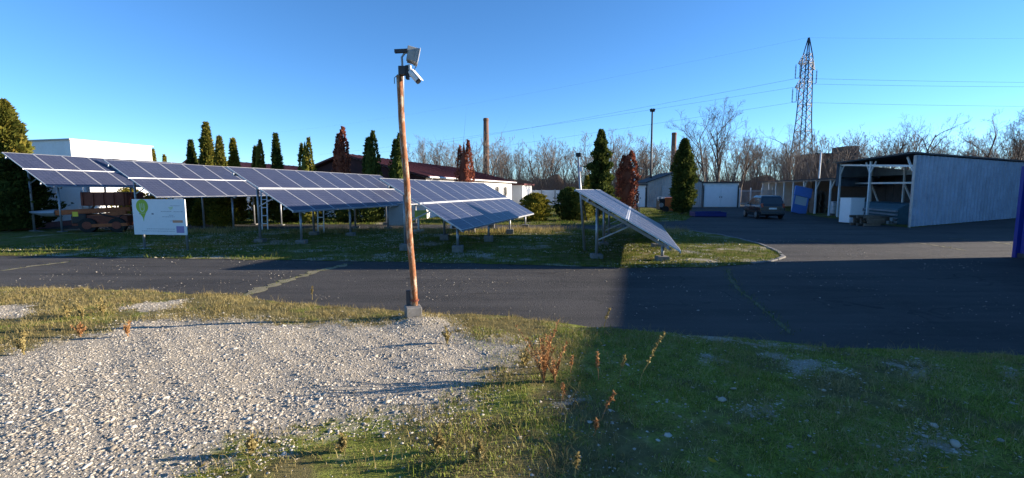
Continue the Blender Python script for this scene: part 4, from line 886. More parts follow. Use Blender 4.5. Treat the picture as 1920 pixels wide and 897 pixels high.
# orange machine behind the thuja
c0 = G(1224, 398); w1 = G(1290, 398); Wm = w1[0]-c0[0]; o = empty('orange_compressor', (c0[0], c0[1], 0)); tag(o, 'orange towed compressor with dark engine end beside the dark thuja', 'machine')
MB().box((Wm*0.22, 0, 0.75), (0.55, 1.1, 1.05)).build('engine_block', M['black'], o, bevel=0.05); MB().box((Wm*0.36, 0, 0.8), (0.5, 1.2, 1.2)).build('radiator_shroud', M['orange'], o, bevel=0.03)
MB().box((Wm*0.54, 0, 0.78), (0.95, 1.3, 1.25)).build('housing', M['orange'], o, bevel=0.05); MB().box((Wm*0.83, 0.2, 0.72), (1.3, 1.2, 1.1)).build('tank', M['rustred'], o, bevel=0.08)
for xx in (0.3, 0.75): MB().tube([(Wm*xx, -0.7, 0.3), (Wm*xx, -0.52, 0.3)], 0.3, 16).build('wheel', M['rubber'], o)
MB().tube([(Wm*0.12, -0.3, 1.1), (Wm*0.1, -0.3, 1.42), (Wm*0.2, -0.3, 1.5)], 0.05, 8).build('exhaust', M['whitepaint'], o); MB().box((Wm*0.27, -0.2, 1.36), (0.3, 0.3, 0.16)).build('air_filter', M['whitepaint'], o, bevel=0.03)
MB().tube([(Wm*0.18, -0.57, 0.7), (Wm*0.18, -0.62, 0.7)], 0.22, 14).build('pulley', M['galv'], o)
# blue tray on the asphalt
c0 = G(1331, 407); o = empty('blue_skip_tray', (c0[0], c0[1], 0), -0.1); tag(o, 'low blue steel tray lying on the asphalt before the white garage', 'tray')
MB().box((0, 0.6, 0.06), (2.3, 1.5, 0.06)).build('floor', M['navy'], o)
for s in (-1, 1): MB().box((s*1.16, 0.6, 0.2), (0.06, 1.6, 0.34)).build('side', M['navy'], o)
for y_ in (-0.18, 1.38): MB().box((0, y_, 0.2), (2.26, 0.06, 0.30)).build('end_board', M['navy'], o)
MB().bar((-1.1, 0.1, 0.38), (1.1, 0.9, 0.38), 0.08).build('cross_bar', M['navy'], o)

# ------------------------------------------------------------------ sheds on the right
C0 = G(1704, 427); zc = AT(1714, 290, C0[1])[2]
D1 = np.array([0.285, 0.958, 0]); D1 /= np.linalg.norm(D1)      # open side running away
W1 = G(1905, 410)-C0; LWL = np.linalg.norm(W1); W1 /= LWL       # corrugated side wall
L1 = 11.0
sh = empty('open_shed', (C0[0], C0[1], 0)); tag(sh, 'tall open shed with blue grey corrugated side wall and dark mono roof', 'shed')
def sq(a, w, z): v = D1*a+W1*w; return (v[0], v[1], z)
rzw = math.atan2(W1[1], W1[0]); nsh = 18; sw = 1.12; sheet_me = None
def zwall(w): return zc-0.06+0.004*w
for i in range(nsh):
    o = corr(sw-0.008, zwall(i*sw), zwall((i+1)*sw), 0.56, 0.085).build('wall_sheet', M['bluegrey'], sh)
    o.location = sq(0, i*sw, 0.04); o.rotation_euler = (0, 0, rzw)
MB().bar(sq(-0.05, -0.03, 0), sq(-0.05, -0.03, zc-0.05), 0.09, 0.09).build('corner_trim', M['galv'], sh)
zfar = AT(1580, 307, C0[1]+L1*D1[1])[2]
mb = MB(); LR = nsh*sw+0.4; r4 = [sq(-0.25, -0.55, zc+0.03), sq(L1, -0.55, zfar), sq(L1, LR, zfar+0.12), sq(-0.25, LR, zc+0.12)]
mb.add(r4+[(x, y, z+0.09) for x, y, z in r4], [(3, 2, 1, 0), (4, 5, 6, 7), (0, 1, 5, 4), (1, 2, 6, 5), (2, 3, 7, 6), (3, 0, 4, 7)]); mb.build('roof', M['darkroof'], sh)
mb = MB(); mb.add([sq(L1-0.05, -0.45, zfar-0.02), sq(L1-0.05, LR-1, zfar-0.4), sq(L1-0.05, LR-1, zfar-1.9), sq(L1-0.05, -0.45, zfar-1.75)], [(0, 1, 2, 3)])
mb.add([sq(L1-0.02, -0.45, zfar-0.02), sq(L1-0.02, LR-1, zfar-0.4), sq(L1-0.02, LR-1, zfar-1.9), sq(L1-0.02, -0.45, zfar-1.75)], [(3, 2, 1, 0)]); mb.build('upper_cladding', M['bluegrey'], sh)
mb = MB(); mb.add([sq(-0.3, LR-0.4, 0), sq(L1, LR-0.4, 0), sq(L1, LR-0.4, zfar-0.6), sq(-0.3, LR-0.4, zc-0.6), sq(-0.3, LR-0.3, 0), sq(L1, LR-0.3, 0), sq(L1, LR-0.3, zfar-0.6), sq(-0.3, LR-0.3, zc-0.6)], [(0, 1, 2, 3), (7, 6, 5, 4), (0, 4, 5, 1), (3, 2, 6, 7)]); mb.build('back_wall', M['darkroof'], sh)
for fr in (0.5, 0.98):
    a = L1*fr; zt = zc+(zfar-zc)*fr-0.1
    MB().bar(sq(a, 0, 0), sq(a, 0, zt), 0.11).build('post', M['whitepaint'], sh)
    for s in (-1, 1): MB().bar(sq(a, 0, zt-0.85), sq(a+s*0.75, 0, zt-0.05), 0.07).build('knee_brace', M['whitepaint'], sh)
    MB().bar(sq(a, 5, 0), sq(a, 5, zt-0.2), 0.11).build('post', M['whitepaint'], sh)
    MB().bar(sq(a, 5, 2.6), sq(a-1.6, 5, 1.0), 0.09).build('brace', M['whitepaint'], sh)
MB().bar(sq(0.1, 0, zc-0.9), sq(0.8, 0, zc-0.1), 0.08).build('knee_brace', M['whitepaint'], sh)
MB().bar(sq(0.1, 0.03, zc-0.62), sq(L1, 0.03, zfar-0.12), 0.09, 0.12).build('eaves_beam', M['whitepaint'], sh)
MB().bar(sq(0.2, 2.5, 2.55), sq(L1, 2.5, 2.65), 0.08, 0.12).build('beam', M['whitepaint'], sh)
for fr in range(8):  # dark boards added inside so the shed interior reads as deep shade
    a = L1*(0.10+0.115*fr); MB().box(sq(a, 6.2, 1.6), (1.2, 0.06, 3.2), rz=math.atan2(D1[1], D1[0])).build('shade_board', M['darkroof'], sh)
# low storage shed beyond
S0 = C0+D1*(L1+0.05); L2 = 27.0; st = empty('storage_shed', (S0[0], S0[1], 0)); tag(st, 'long low open storage shed behind the parked car', 'shed')
zl0 = AT(1574, 335.5, S0[1])[2]; zl1 = 3.15; dep = 6.0; Q = np.array([D1[1], -D1[0], 0])
def tq(a, w, z): v = D1*a+Q*w; return (v[0], v[1], z)
mb = MB(); r4 = [tq(0, -0.4, zl0), tq(L2, -0.4, zl1), tq(L2, dep, zl1+0.25), tq(0, dep, zl0+0.25)]
mb.add(r4+[(x, y, z+0.08) for x, y, z in r4], [(3, 2, 1, 0), (4, 5, 6, 7), (0, 1, 5, 4), (1, 2, 6, 5), (2, 3, 7, 6), (3, 0, 4, 7)]); mb.build('roof', M['darkroof'], st)
mb = MB()
mb.add([tq(0, dep-0.2, 0), tq(L2, dep-0.2, 0), tq(L2, dep-0.2, zl1+0.2), tq(0, dep-0.2, zl0+0.2), tq(0, dep-0.1, 0), tq(L2, dep-0.1, 0), tq(L2, dep-0.1, zl1+0.2), tq(0, dep-0.1, zl0+0.2)], [(0, 1, 2, 3), (7, 6, 5, 4)]); mb.build('back_wall', M['darkroof'], st)
mb = MB(); mb.add([tq(L2-0.1, 0.2, 0), tq(L2-0.1, dep, 0), tq(L2-0.1, dep, zl1), tq(L2-0.1, 0.2, zl1), tq(L2, 0.2, 0), tq(L2, dep, 0), tq(L2, dep, zl1), tq(L2, 0.2, zl1)], [(0, 1, 2, 3), (7, 6, 5, 4), (0, 3, 7, 4)]); mb.build('end_wall', M['whitepaint'], st)
for i in range(8):
    a = 1.6+i*3.55; zt = zl0+(zl1-zl0)*a/L2-0.02
    MB().bar(tq(a, 0, 0), tq(a, 0, zt), 0.12).build('post', M['whitepaint'], st)
    if i < 3: MB().bar(tq(a, 0, zt-0.9), tq(a-0.9, 0, zt-0.05), 0.08).build('knee_brace', M['whitepaint'], st)
mb = MB(); mb.bar(tq(0, -0.02, zl0-0.06), tq(L2, -0.02, zl1-0.06), 0.06, 0.12); mb.build('eaves_beam', M['galv'], st)
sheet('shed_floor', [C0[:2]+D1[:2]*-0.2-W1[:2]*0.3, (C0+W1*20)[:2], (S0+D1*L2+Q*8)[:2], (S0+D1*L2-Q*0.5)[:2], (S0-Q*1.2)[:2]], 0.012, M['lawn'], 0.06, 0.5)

# goods kept in the sheds
pl = empty('pallet', (0, 0, 0))
for y_ in np.linspace(-0.45, 0.45, 5): MB().box((0, y_, 0.132), (1.2, 0.1, 0.022)).build('deck_board', M['wood'], pl)
for y_ in (-0.44, 0, 0.44): MB().box((0, y_, 0.011), (1.2, 0.1, 0.022)).build('base_board', M['wood'], pl); MB().box((0, y_, 0.071), (1.19, 0.09, 0.098)).build('bearer', M['wood'], pl)
first = [True]
ORD = ['lowest', 'second', 'third', 'fourth', 'fifth', 'sixth', 'seventh', 'eighth', 'ninth', 'tenth', 'eleventh', 'twelfth', 'thirteenth', 'fourteenth']
def put_pallet(x, y, z, rz, label, group):
    label = label.replace('wooden pallet', ORD[int(round(z/0.152))]+' pallet from the ground')
    o = pl if first[0] else copy_tree(pl); first[0] = False
    o.location = (x, y, z); o.rotation_euler = (0, 0, rz); tag(o, label, 'pallet', group)
rzD = math.atan2(D1[1], D1[0])
for sidx, (a, w, n_, lb) in enumerate(((8.5, 0.7, 14, 'wooden pallet in the tall dark stack right of the blue panel'), (7.0, 0.75, 13, 'wooden pallet in the tall dark stack nearest the shed post'), (11.0, 0.8, 12, 'wooden pallet in the tall stack hidden behind the blue panel'))):
    for i in range(n_):
        v = tq(a, w, 0); put_pallet(S0[0]+v[0]+rng.normal(0, 0.03), S0[1]+v[1]+rng.normal(0, 0.03), 0.012+i*0.152, rzD+rng.normal(0, 0.03), lb, 'pallet stack %d' % (sidx+1))
c0 = G(1632, 424)
for i in range(4): put_pallet(c0[0]+0.1*rng.normal(), c0[1]+0.3, 0.014+i*0.152, rng.normal(0.2, 0.06), 'wooden pallet in the low pile right of the white cupboard', 'pallet stack 4')
c0 = G(1655, 420)
for i in range(3): put_pallet(c0[0]+0.1*rng.normal(), c0[1]+0.3, 0.014+i*0.152, rng.normal(0.2, 0.06), 'wooden pallet in the low pile near the hollow blocks', 'pallet stack 5')
c0 = G(1592, 420); o = empty('white_cupboard', (c0[0], c0[1], 0), 0.15); tag(o, 'upright pale white cupboard standing before the open shed', 'cupboard')
zt = AT(1597, 372, c0[1])[2]; MB().box((0.55, 0.45, zt/2+0.03), (1.0, 0.8, zt-0.06)).build('body', M['signwhite'], o, bevel=0.015); MB().box((0.55, 0.45, zt+0.01), (1.04, 0.84, 0.03)).build('top', M['whitepaint'], o)
MB().box((0.55, 0.038, zt/2+0.05), (0.92, 0.02, zt-0.2)).build('door', M['signwhite'], o, bevel=0.005); MB().box((0.95, 0.02, zt*0.55), (0.03, 0.03, 0.18)).build('handle', M['darkmetal'], o)
hb = empty('hollow_block', (0, 0, 0))
mb = MB(); 
for xx in (-0.19, 0, 0.19): mb.box((xx, 0, 0.1), (0.035, 0.2, 0.2))
for yy in (0.0,): mb.box((0, yy, 0.0175), (0.345, 0.2, 0.034)); mb.box((0, yy, 0.1825), (0.345, 0.2, 0.034))
mb.build('shell', M['concrete'], hb)
c0 = G(1684, 421)
for i, (dx, dz) in enumerate(((0, 0), (0.43, 0), (0.22, 0.205), (-0.43, 0), (-0.2, 0.205))):
    o = hb if i == 0 else copy_tree(hb); o.location = (c0[0]+dx, c0[1]+0.02*i, 0.014+dz); o.rotation_euler = (0, 0, rng.normal(0, 0.05)); tag(o, 'hollow concrete block, %s, in the small pile by the shed' % ['bottom middle', 'bottom right', 'top right', 'bottom left', 'top left'][i], 'block', 'hollow blocks')
v = sq(4.2, 2.2, 0); o = empty('covered_stack', (C0[0]+v[0], C0[1]+v[1], 0), rzD); tag(o, 'long stack of sheets under a teal tarpaulin inside the open shed', 'stack')
mb = MB(); mb.prism([(-1.0, 0.0), (1.0, 0.0), (1.05, 0.95), (0.6, 1.25), (-0.4, 1.3), (-1.0, 1.0)], -3.2, 3.2, 0); mb.build('tarpaulin', M['tarp'], o, bevel=0.05)
for i in range(4): MB().box((0, 1.12, 0.15+i*0.22), (6.6, 0.12, 0.1)).build('sheet_edge', M['galv'], o)
v = tq(2.6, 0.9, 0); o = empty('plastic_tank', (S0[0]+v[0], S0[1]+v[1], 0), rzD-math.pi/2); tag(o, 'pale plastic liquid tank in a cage under the storage shed', 'tank')
MB().box((0, 0, 0.66), (1.0, 1.1, 1.0)).build('tank_body', M['tank'], o, bevel=0.08); MB().box((0, 0, 0.08), (1.1, 1.2, 0.14)).build('base', M['wood'], o)
for z in (0.4, 0.75, 1.1): MB().box((0, -0.565, z), (1.08, 0.025, 0.03)).build('cage_bar', M['galv'], o)
v = tq(1.0, 1.1, 0); o = empty('tan_crate', (S0[0]+v[0], S0[1]+v[1], 0), rzD-math.pi/2); tag(o, 'tan slatted crate between the plastic tank and the white cupboard', 'crate')
MB().box((0, 0, 0.55), (1.3, 1.2, 1.06)).build('inner_load', M['tan'], o)
for z in (0.15, 0.42, 0.69, 0.96): MB().box((0, -0.62, z), (1.36, 0.03, 0.2)).build('board', M['tan'], o)
# tilted blue panel with window
c0 = G(1497, 401); o = empty('blue_cabin_panel', (c0[0], c0[1], 0), -0.1); tag(o, 'tilted blue cabin panel with pale window leaning by the pallets', 'panel')
Mt = Matrix.Rotation(R(-14), 4, 'X') @ Matrix.Rotation(R(13), 4, 'Y')
def tb(c, d, nm, mt): 
    mb = MB(); mb.box(c, d); q_ = mb.build(nm, mt, o, bevel=0.015); q_.matrix_local = Mt; return q_
tb((0, 0, 0.42), (1.25, 0.12, 0.8), 'lower_panel', M['midblue']); tb((0.05, 0, 2.06), (1.45, 0.2, 0.9), 'upper_panel', M['midblue'])
for s in (-1, 1): tb((s*0.565, 0, 1.21), (0.12, 0.12, 0.8), 'stile', M['midblue'])
tb((0, 0, 1.21), (1.0, 0.05, 0.79), 'window', M['paleglass'])
MB().bar((0.2, 0.1, 0.0), (0.45, 0.75, 1.6), 0.07).build('prop', M['darkmetal'], o)

# blue steel cabin at the right edge, plus an unseen one added for shade
def cabin(loc, rz, L, Wd, Hh, label):
    o = empty('steel_container', loc, rz); tag(o, label, 'container', 'blue containers')
    for i, (cx, cy, ln, rr) in enumerate(((0, 0, L, math.pi/2), (Wd, 0, L, math.pi/2), (0, 0, Wd, 0), (0, L, Wd, 0))):
        q_ = corr(ln, Hh-0.12, Hh-0.12, 0.28, 0.04).build('wall_panel', M['bluepaint'], o); q_.location = (cx, cy, 0.06); q_.rotation_euler = (0, 0, rr)
    for (cx, cy) in ((0, 0), (Wd, 0), (0, L), (Wd, L)): MB().box((cx, cy, Hh/2), (0.14, 0.14, Hh)).build('corner_post', M['bluepaint'], o)
    MB().box((Wd/2, L/2, Hh-0.03), (Wd+0.1, L+0.1, 0.07)).build('roof', M['bluepaint'], o); MB().box((Wd/2, L/2, 0.08), (Wd+0.06, L+0.06, 0.14)).build('base_frame', M['darkmetal'], o)
    return o
K0 = G(1905, 483); hK = AT(1915, 312, K0[1])[2]
k1 = K0-A*6.3
cabin((k1[0], k1[1], 0), -AZ, 6.3, 2.5, hK, 'blue steel container at the right edge of the picture')
k2_ = k1-A*12.3-P*0.6; cabin((k2_[0], k2_[1], 0), -AZ, 12.1, 2.5, hK, 'long blue steel container added out of view to shade the right foreground')  # unseen second container, placed so its shadow covers the near verge

hr = empty('shade_hall', (54.0, 24.8, 0)); tag(hr, 'unseen grey hall added beyond the containers to shade the shed wall', 'building')  # hall put in out of view; its heights shaped to shade shed and yard
MB().box((6, 5.25, 5.7), (12, 10.5, 11.4)).build('wall', M['greysheet'], hr); MB().box((6, 5.25, 11.47), (12.5, 11, 0.15)).build('roof', M['darkroof'], hr)
MB().box((6, 16.5, 4.6), (12, 12, 9.2)).build('wing_wall', M['greysheet'], hr); MB().box((6, 16.4, 9.27), (12.5, 11.7, 0.15)).build('wing_roof', M['darkroof'], hr)
for i in range(3): MB().box((-0.03, 1.8+i*3.4, 2.2), (0.06, 2.4, 3.6)).build('door', M['bluepaint'], hr)

# ------------------------------------------------------------------ parked car
c0 = G(1445, 411); car = empty('parked_car', (c0[0], c0[1]+0.3, 0), -R(9)); tag(car, 'dark blue green people carrier parked with its rear to the camera', 'car')
# local: x right, y forward (away), origin under the rear axle centre line
def loft(sections, mat, name, parent, bevel=0.0, smooth=True):
    n = len(sections[0]); mb = MB(); vs = [p for s in sections for p in s]
    fs = [(i*n+k, i*n+(k+1) % n, (i+1)*n+(k+1) % n, (i+1)*n+k) for i in range(len(sections)-1) for k in range(n)]
    fs += [tuple(range(n-1, -1, -1)), tuple(range((len(sections)-1)*n, len(sections)*n))]; mb.add(vs, fs)
    return mb.build(name, mat, parent, smooth=False, bevel=bevel)
def bodysec(y, w, z0, z1): return [(-w*0.94, y, z0), (w*0.94, y, z0), (w, y, z0+0.22), (w, y, z1-0.16), (w*0.95, y, z1), (-w*0.95, y, z1), (-w, y, z1-0.16), (-w, y, z0+0.22)]
loft([bodysec(-0.72, 0.80, 0.34, 0.98), bodysec(-0.62, 0.86, 0.24, 1.04), bodysec(0.5, 0.88, 0.22, 1.02), bodysec(2.3, 0.88, 0.22, 1.0), bodysec(3.0, 0.84, 0.24, 0.92), bodysec(3.38, 0.74, 0.3, 0.72)], M['carpaint'], 'body', car, 0.04)
def gsec(y0, y1, w0, w1, z0, z1): return None
gh = [[(-0.83, -0.62, 1.0), (0.83, -0.62, 1.0), (0.83, 2.45, 1.0), (-0.83, 2.45, 1.0)], [(-0.70, -0.40, 1.60), (0.70, -0.40, 1.60), (0.69, 1.35, 1.62), (-0.69, 1.35, 1.62)], [(-0.60, -0.25, 1.70), (0.60, -0.25, 1.70), (0.58, 1.15, 1.71), (-0.58, 1.15, 1.71)]]
loft(gh, M['carpaint'], 'cabin', car, 0.05)
def pane(pts, nm='window', mt='glass', off=0.012):
    pts = [Vector(p) for p in pts]; nn = (pts[1]-pts[0]).cross(pts[2]-pts[1]).normalized(); c_ = sum(pts, Vector())/len(pts)
    if nn.dot(c_-Vector((0, 0.8, 1.2))) < 0: nn = -nn
    mb = MB(); k = len(pts); mb.add([p+nn*off for p in pts]+[p-nn*0.02 for p in pts], [tuple(range(k)), tuple(range(2*k-1, k-1, -1))]+[(i, k+i, k+(i+1) % k, (i+1) % k) for i in range(k)])
    return mb.build(nm, M[mt], car)
pane([(-0.72, -0.595, 1.08), (0.72, -0.595, 1.08), (0.62, -0.43, 1.53), (-0.62, -0.43, 1.53)], 'rear_window')
pane([(-0.72, 2.36, 1.06), (0.72, 2.36, 1.06), (0.62, 1.44, 1.56), (-0.62, 1.44, 1.56)], 'windscreen')
for s in (-1, 1):
    pane([(s*0.815, -0.42, 1.07), (s*0.815, 0.42, 1.07), (s*0.715, 0.42, 1.53), (s*0.715, -0.26, 1.53)]); pane([(s*0.815, 0.5, 1.07), (s*0.815, 1.32, 1.07), (s*0.715, 1.12, 1.53), (s*0.715, 0.5, 1.53)]); pane([(s*0.815, 1.38, 1.07), (s*0.815, 2.1, 1.07), (s*0.735, 1.45, 1.44), (s*0.722, 1.2, 1.5)])
    MB().box((s*0.72, -0.69, 1.0), (0.14, 0.1, 0.3)).build('tail_light', M['redlamp'], car, bevel=0.02)
    MB().box((s*0.93, 1.75, 1.07), (0.16, 0.12, 0.14)).build('mirror', M['carpaint'], car, bevel=0.03)
    for yy in (0.0, 2.55):
        w_ = MB().tube([(s*0.72, yy, 0.31), (s*0.9, yy, 0.31)], 0.31, 22).build('wheel', M['rubber'], car, bevel=0.03)
        rm = MB(); rm.tube([(s*0.895, yy, 0.31), (s*0.912, yy, 0.31)], 0.07, 12)
        for k in range(5):
            a = k*2*math.pi/5; rm.bar((s*0.905, yy, 0.31), (s*0.905, yy+0.19*math.cos(a), 0.31+0.19*math.sin(a)), 0.06, 0.02)
        for k in range(16):
            a = k*2*math.pi/16; b_ = (k+1)*2*math.pi/16; rm.bar((s*0.905, yy+0.2*math.cos(a), 0.31+0.2*math.sin(a)), (s*0.905, yy+0.2*math.cos(b_), 0.31+0.2*math.sin(b_)), 0.03, 0.02)
        rm.build('rim', M['rim'], w_)
    for yy in (0.55, 1.35): MB().box((s*0.885, yy, 0.88), (0.03, 0.16, 0.03)).build('door_handle', M['black'], car)
    MB().box((s*0.886, 1.0, 0.55), (0.02, 1.9, 0.06)).build('side_strip', M['black'], car)
MB().box((0, -0.75, 0.45), (1.6, 0.14, 0.22)).build('bumper', M['carpaint'], car, bevel=0.04); MB().box((0, -0.735, 0.78), (0.52, 0.02, 0.12)).build('number_plate', M['whitepaint'], car)
MB().bar((-0.3, -0.55, 1.1), (0.1, -0.585, 1.1), 0.02).build('wiper', M['black'], car)

# ------------------------------------------------------------------ red machine under the first array
c0 = G(172, 440); mc = empty('loader_wagon', (c0[0], c0[1]+1.2, 0), 0.12); mc.scale = (1.12, 1.12, 0.95); mc.location.x -= 1.75; mc.location.y += 0.5; tag(mc, 'rusty orange red farm wagon with conveyor arm under the first array', 'machine')
k_ = c0[1]/885
MB().box((1.0, 0, 0.62), (2.3, 1.3, 0.55)).build('chassis_box', M['rustred'], mc, bevel=0.04); MB().box((1.15, 0.1, 1.75), (1.9, 1.2, 0.72)).build('hopper', M['rustred'], mc, bevel=0.03)
for i in range(5): MB().box((0.3+i*0.42, -0.52, 1.75), (0.05, 0.05, 0.72)).build('hopper_rib', M['rustred'], mc)
MB().bar((-1.0, -0.2, 1.02), (2.1, -0.2, 1.22), 0.3, 0.26).build('conveyor', M['dullorange'], mc, bevel=0.03)
MB().tube([(-1.0, -0.2, 1.02), (-1.5, -0.2, 1.0), (-2.1, -0.2, 1.06)], [0.2, 0.18, 0.05], 8).build('spout', M['galv'], mc)
MB().bar((0.2, -0.55, 0.75), (2.1, -0.6, 1.05), 0.12, 0.2).build('beam', M['dullorange'], mc); MB().bar((0.4, -0.7, 0.35), (2.2, -0.7, 0.42), 0.12, 0.16).build('drawbar', M['dullorange'], mc)
MB().box((0.2, -0.3, 0.72), (0.6, 0.8, 0.5)).build('gearbox', M['black'], mc, bevel=0.05)
for xx in (0.55, 1.75):
    w_ = MB().tube([(xx, -0.75, 0.38), (xx, -0.55, 0.38)], 0.38, 20).build('wheel', M['rubber'], mc, bevel=0.03); MB().tube([(xx, -0.765, 0.38), (xx, -0.75, 0.38)], 0.2, 14).build('rim', M['rustred'], w_)
MB().tube([(1.0, -0.6, 1.0), (1.3, -0.7, 0.9), (1.8, -0.65, 0.75), (2.0, -0.6, 1.0)], 0.04, 8).build('hose', M['black'], mc, smooth=True)
for s in (0.35, 1.6): MB().bar((s, -0.3, 0.9), (s+0.2, -0.2, 1.45), 0.08).build('upright', M['darkmetal'], mc)
c0 = AT(141, 402, 22.4); o = MB().box((0, 0, 0), (0.26, 0.02, 0.22)).build('warning_label', M['yellow']); o.location = (c0[0], c0[1], c0[2]); tag(o, 'small yellow label fixed to a post of the first array', 'label')

# ------------------------------------------------------------------ chimneys, ruin, pylon, wires
def chimney(px, top, Y, wpx, label, seed):
    c = AT(px, top, Y); r_ = wpx/2/885*Y; h = c[2]; o = empty('chimney', (AT(px, 357, Y)[0], Y, 0)); tag(o, label, 'chimney')
    MB().tube([(0, 0, 0), (0, 0, h*0.5), (0, 0, h)], [r_*1.35, r_*1.12, r_*0.95], 20).build('shaft', M['brick'], o, smooth=True)
    MB().tube([(0, 0, h-r_*0.9), (0, 0, h-r_*0.3)], [r_*1.04, r_*1.06], 20).build('collar', M['brick'], o)
    for z in (0.3, 0.55, 0.8): MB().tube([(0, 0, h*z), (0, 0, h*z+0.25)], r_*(1.34-0.4*z), 20).build('band', M['darkmetal'], o)
chimney(912, 222, 150, 10, 'tall round brick chimney right of the red thuja', 1)
chimney(1260.5, 249, 150, 9, 'shorter brick chimney seen between the lamp mast and dark thuja', 2)
c0 = AT(1530, 290, 108); o = empty('brick_block', (c0[0], 108, 0)); tag(o, 'old brick factory block with raised corner tower behind the bare wood', 'building')
w_ = (1608-1530)/885*108; zt = c0[2]; MB().box((w_/2, 4, zt/2), (w_, 8, zt)).build('wall', M['brick'], o); MB().box((w_/2, 4, zt+0.15), (w_+0.4, 8.4, 0.3)).build('roof', M['darkroof'], o)
z2 = AT(1595, 274, 108)[2]; MB().box((w_-1.2, 2.5, z2/2), (2.7, 5.2, z2)).build('tower', M['brick'], o)
for i in range(4): MB().box((1.2+i*1.6, -0.03, zt-1.5), (0.8, 0.06, 1.1)).build('window', M['glass'], o)
PY = 125.0; pc = AT(1499, 352, PY); pt = AT(1514, 71, PY); Hh = pt[2]; py = empty('pylon', (pc[0], PY, 0), 0.5); tag(py, 'tall steel lattice power pylon behind the wood', 'pylon')
def pw(z):
    u = z/Hh; return np.interp(u, [0, 0.18, 0.5, 0.88, 1.0], [2.5, 2.0, 1.25, 0.85, 0.08])
zs = [0, 3.2, 6.4, 9.4, 12.2, 14.9, 17.4, 19.8, 22, 24.1, 26.1, 28, 29.8, 31.5, 33.1, 34.6, 36, 37.2]; zs = [z for z in zs if z < Hh-1]+[Hh]
cn = [(-1, -1), (1, -1), (1, 1), (-1, 1)]
mb = MB()
for i in range(len(zs)-1):
    for (sx, sy) in cn: mb.bar((sx*pw(zs[i]), sy*pw(zs[i]), zs[i]), (sx*pw(zs[i+1]), sy*pw(zs[i+1]), zs[i+1]), 0.2)
mb.build('leg_frame', M['pylon'], py)
mb = MB()
for i in range(len(zs)-1):
    for k in range(4):
        a, b_ = cn[k], cn[(k+1) % 4]; w0, w1_ = pw(zs[i]), pw(zs[i+1])
        mb.bar((a[0]*w0, a[1]*w0, zs[i]), (b_[0]*w1_, b_[1]*w1_, zs[i+1]), 0.09); mb.bar((b_[0]*w0, b_[1]*w0, zs[i]), (a[0]*w1_, a[1]*w1_, zs[i+1]), 0.09)
        if i % 3 == 0: mb.bar((a[0]*w0, a[1]*w0, zs[i]), (b_[0]*w0, b_[1]*w0, zs[i]), 0.12)
mb.build('lattice', M['pylon'], py)
arms = [(-1, AT(1495, 123, PY)[2], 3.0), (1, AT(1524, 128, PY)[2], 2.6), (-1, AT(1489, 168, PY)[2], 3.6)]
tips = []
for s, z, l in arms:
    mb = MB(); w0 = pw(z); tip = (s*(w0+l), 0, z)
    for sy in (-1, 1):
        mb.bar((s*w0, sy*w0, z), tip, 0.13); mb.bar((s*pw(z+2.6), sy*pw(z+2.6), z+2.6), tip, 0.13)
        for f in (0.3, 0.6): mb.bar((s*(w0+l*f), sy*w0*(1-f), z), (s*(w0+l*f), sy*w0*(1-f), z+2.6*(1-f)), 0.08)
    mb.build('crossarm', M['pylon'], py)
    for dy in (-0.55, 0.55):
        MB().tube([(tip[0], dy, z), (tip[0], dy, z-3.6)], 0.05, 6).build('insulator_rod', M['pylon'], py)
        for k in range(9): MB().tube([(tip[0], dy, z-0.5-k*0.35), (tip[0], dy, z-0.62-k*0.35)], [0.22, 0.1], 8).build('insulator_disc', M['pylon'], py)
    MB().bar((tip[0], -0.6, z-3.6), (tip[0], 0.6, z-3.6), 0.1).build('yoke', M['pylon'], py)
    v = Matrix.Rotation(0.5, 3, 'Z') @ Vector((tip[0], 0, z-3.65)); tips.append(v+Vector((pc[0], PY, 0)))
def wire(name, a, b_, sag, label, rad=0.028):
    mb = MB(); pts = []
    for s in np.linspace(0, 1, 26):
        p = Vector(a).lerp(Vector(b_), s); p.z -= sag*4*s*(1-s); pts.append(p)
    mb.tube(pts, rad, 4); o = mb.build(name, M['wire']); tag(o, label, 'cable', 'overhead power lines')
ends = [AT(600, 302, 330), AT(600, 290, 330), AT(500, 330, 330)]
wn_ = ['upper', 'second', 'lowest']
for i, (tpnt, e) in enumerate(zip(tips, ends)):
    wire('power_line', tpnt, e, 1.5, '%s overhead line running left from the pylon' % wn_[i])
for i, (tpnt, (ex_, ey_)) in enumerate(zip(tips, ((2300, 156), (2300, 162), (2300, 201)))):
    wire('power_line', tpnt, AT(ex_, ey_, 118), 0.4, '%s overhead line running right from the pylon' % wn_[i])
wire('power_line', (pt[0], PY, Hh), AT(2300, 66, 118), 0.5, 'thin earth wire running right from the pylon top', 0.012); wire('power_line', (pt[0], PY, Hh), AT(500, 250, 330), 3, 'thin earth wire running left from the pylon top', 0.012)
b0 = AT(1535, 332, 60); c_ = AT(1537, 285, 60); o = empty('thin_post', (b0[0], 60, 0)); tag(o, 'thin pale post rising behind the storage shed roof', 'post'); MB().tube([(0, 0, 0), (0.1, 0, c_[2])], 0.09, 8).build('shaft', M['whitepaint'], o, smooth=True); MB().box((0.1, 0, c_[2]), (0.22, 0.22, 0.1)).build('cap', M['whitepaint'], o)

